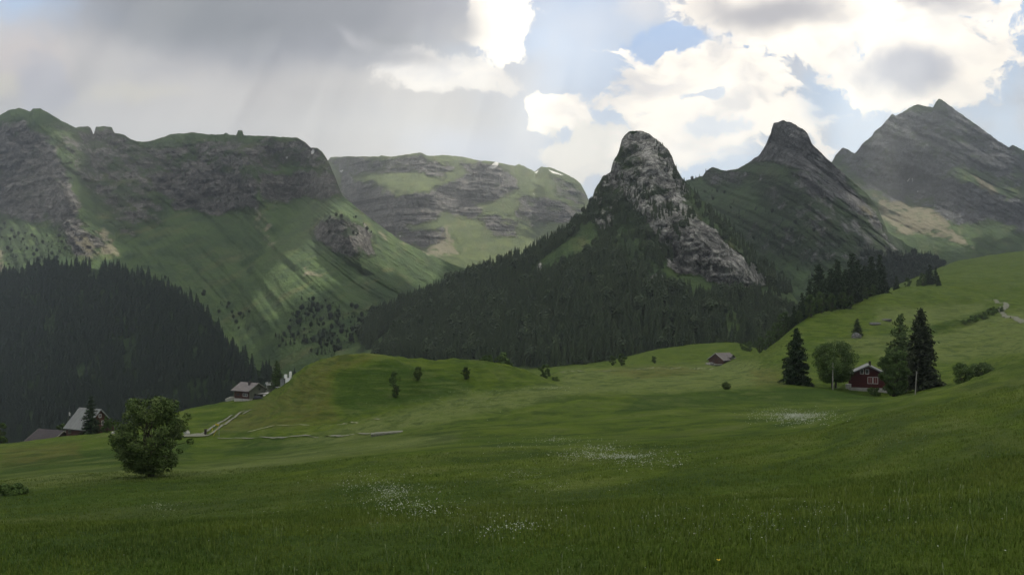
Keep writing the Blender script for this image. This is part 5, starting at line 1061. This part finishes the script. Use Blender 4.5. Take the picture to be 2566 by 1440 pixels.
# ------------------------------------------------------------------ grass and flowers
m, t, b = new_mat('grass_blades'); geo = t.node('ShaderNodeNewGeometry'); p = geo.outputs['Position']; n_ = t.noise(p, 0.3, 4)
n8 = t.noise(p, 0.07, 5, .65); c = t.mix(t.smooth(n_, .35, .65), (0.066, 0.112, 0.009), (0.108, 0.152, 0.014)); c = t.mix(t.smooth(n8, .5, .66, 0, .6), c, (0.135, 0.165, 0.03)); c = t.mix(t.smooth(n8, .47, .36, 0, .6), c, (0.036, 0.075, 0.010)); c = t.mix(t.smooth(geo.outputs['Random Per Island'], 0.5, 1.0, 0, 0.8), c, (0.135, 0.175, 0.036)); c = t.mix(t.smooth(geo.outputs['Random Per Island'], 0.25, 0.0, 0, 0.7), c, (0.034, 0.066, 0.007))
t.l.new(c, b.inputs['Base Color']); b.inputs['Roughness'].default_value = .7
def blades(n, d0, d1, h0, h1, wd, per, power=1.0):
    D = d0 * (d1 / d0) ** (rng.random(n) ** power); u = rng.uniform(-0.63, 0.63, n); X = u * (D + 3); Y = D
    k = fbm(X / 3.0, Y / 3.0, 3, .6, 91) * .5 + .5; keep = rng.random(n) < (0.35 + k); X, Y, D, k = X[keep], Y[keep], D[keep], k[keep]; n = len(X)
    X = np.repeat(X, per) + rng.normal(0, .10, n * per) * (D.repeat(per) / 20) ** .5; Y = np.repeat(Y, per) + rng.normal(0, .12, n * per); Z = ground_z(X, Y) - .02; m_ = len(X)
    h = rng.uniform(h0, h1, m_) * (0.6 + .9 * np.repeat(k, per)); a = rng.uniform(0, 6.28, m_); lx = np.cos(a) * h * .45 * rng.random(m_); ly = np.sin(a) * h * .45 * rng.random(m_); w_ = wd * np.repeat(np.sqrt(D / d0), per)
    ax, ay = -np.sin(a) * w_, np.cos(a) * w_
    V = np.stack([np.stack([X - ax, Y - ay, Z], -1), np.stack([X + ax, Y + ay, Z], -1), np.stack([X + lx, Y + ly, Z + h], -1)], 1).reshape(-1, 3); return V
V = np.concatenate([blades(46000, 11, 34, .06, .15, .010, 5), blades(30000, 30, 70, .07, .15, .014, 4)])
o = mesh_obj('grass', V, np.arange(len(V)).reshape(-1, 3), MAT['grass_blades']); tag(o, 'short green meadow grass in the foreground', 'grass', kind='stuff')
M_seed = simple('seed_head', (0.26, 0.30, 0.15), (0.18, 0.22, 0.10), 5)
M_petal = simple('petals', (0.38, 0.41, 0.33), (0.26, 0.30, 0.20), 5)
FL = Acc()
def flowers(cx, cy_, rx, ry, n, size, rot=0.0, hgt=(.15, .34), thr=-2.0):
    C, S_ = [], []
    while len(C) < n:
        a = random.random() * 6.283; r = min(1.5, abs(random.gauss(0, .58))) + .12 * random.random(); dx, dy = rx * r * cos(a), ry * r * sin(a); px, py = cx + dx * cos(rot) - dy * sin(rot), cy_ + dx * sin(rot) + dy * cos(rot)
        p_ = hit_fast(px, py)
        if p_ is None: n -= 1; continue
        if float(fbm(np.array(p_[0] / (2.2 + p_[1] / 40)), np.array(p_[1] / 2.2), 3, .6, 95)) < thr and random.random() < .85: n -= 1; continue
        C.append((p_[0], p_[1], p_[2] + random.uniform(*hgt))); S_.append(size * random.uniform(.6, 1.3) * (p_[1] / 45) ** .35)
    if C:
        C = np.array(C); N = np.tile([0, -.6, .9], (len(C), 1)); v, q = cards(C, N, 1.0, rng, 1.0); v = (v.reshape(-1, 4, 3) - C[:, None]) * np.array(S_)[:, None, None] + C[:, None]; FL.add(v.reshape(-1, 3), q)
_D = np.exp(np.linspace(math.log(11), math.log(260), 700)); _colc = {}
def hit_fast(px, py):
    k = int(px // 4)
    if k not in _colc: x_ = (k * 4 + 2 - CX) / F * _D; _colc[k] = ground_z(x_, _D); 
    z = _colc[k]; zz = (Y0 - py) / F * _D; ok = z >= zz; i = int(np.argmax(ok))
    if not ok[i]: return None
    return ((px - CX) / F * _D[i], _D[i], z[i])
flowers(985, 1250, 165, 58, 1500, .030, .25, thr=-0.1); flowers(1290, 1342, 110, 28, 480, .028, 0, thr=-.05); flowers(1545, 1148, 185, 26, 2600, .036, .08, thr=-.02); flowers(1390, 1108, 90, 9, 220, .03, 0); flowers(1340, 1205, 260, 42, 900, .022, .1, thr=0.05)
flowers(1990, 1045, 98, 20, 4200, .040, .02, thr=-.08); flowers(400, 1276, 70, 26, 160, .026, 0, thr=0); flowers(1900, 1330, 700, 110, 260, .016, -.1); flowers(1283, 1300, 1400, 150, 500, .018); flowers(1150, 1010, 250, 30, 260, .035); flowers(1250, 1130, 300, 40, 350, .024, 0, thr=.05); flowers(2300, 1100, 300, 60, 240, .018, -.25)
flowers(2050, 1300, 380, 60, 160, .018, 0, thr=.1); flowers(1190, 985, 120, 12, 160, .04); flowers(1380, 975, 90, 8, 120, .05)
o = FL.build('wildflowers', M_petal); tag(o, 'white wildflowers in drifts across the meadow', 'flowers', kind='stuff')
# pale grass heads near the camera
V, Fq, off = [], [], 0
for k in range(110):
    D = random.uniform(13, 26); X = random.uniform(-.3, .6) * D; z = float(ground_z(X, D)); h = random.uniform(.22, .45); lx = random.uniform(-.06, .06)
    v, f = tube([(X, D, z), (X + lx * .6, D, z + h * .7), (X + lx, D, z + h)], [.003, .003, .002], 3); V.append(v); Fq.append(f + off); off += len(v)
    v, f = tube([(X + lx, D, z + h), (X + lx * 1.1, D, z + h + .04), (X + lx * 1.3, D, z + h + .10)], [.006, .011, .003], 4); V.append(v); Fq.append(f + off); off += len(v)
o = mesh_obj('seed_heads', np.concatenate(V), np.concatenate(Fq), M_seed); tag(o, 'pale grass seed heads standing above the near meadow', 'seed heads', kind='stuff')
hh = hit_fast(1800, 1436); root = empty('yellow_flower', hh); tag(root, 'single yellow flower at the bottom edge of the meadow', 'flower')
v, f = tube([(0, 0, -.02), (0, 0, .22)], [.006, .004], 5); mesh_obj('stem', v, f, MAT['grass_blades'], root); A = Acc(); C = np.array([(0.02 * cos(k * 1.05), .02 * sin(k * 1.05), .23) for k in range(6)]); v, q = cards(C, np.tile([0, -.5, 1.], (6, 1)), .022, rng, 1.0); A.add(v, q); A.build('petals', M_yellow, root)
#@@PART4

# ------------------------------------------------------------------ haze in the valley air
hv = np.array([(x, y, z) for x in (-4200, 4600) for y in (-900, 5600) for z in (-420, 1150)], float)
hf = np.array([(0, 1, 3, 2), (4, 6, 7, 5), (0, 4, 5, 1), (2, 3, 7, 6), (0, 2, 6, 4), (1, 5, 7, 3)])
mh = bpy.data.materials.new('haze_air'); mh.use_nodes = True; t = NT(mh.node_tree)
pv = t.node('ShaderNodeVolumePrincipled'); pv.inputs['Color'].default_value = (0.93, 0.98, 1.0, 1); pv.inputs['Density'].default_value = 0.00026; pv.inputs['Anisotropy'].default_value = 0.55
ou = t.node('ShaderNodeOutputMaterial'); t.l.new(pv.outputs[0], ou.inputs['Volume'])
hz = mesh_obj('haze', hv, hf, mh); tag(hz, 'thin pale mountain haze filling the valley', 'haze', kind='stuff')
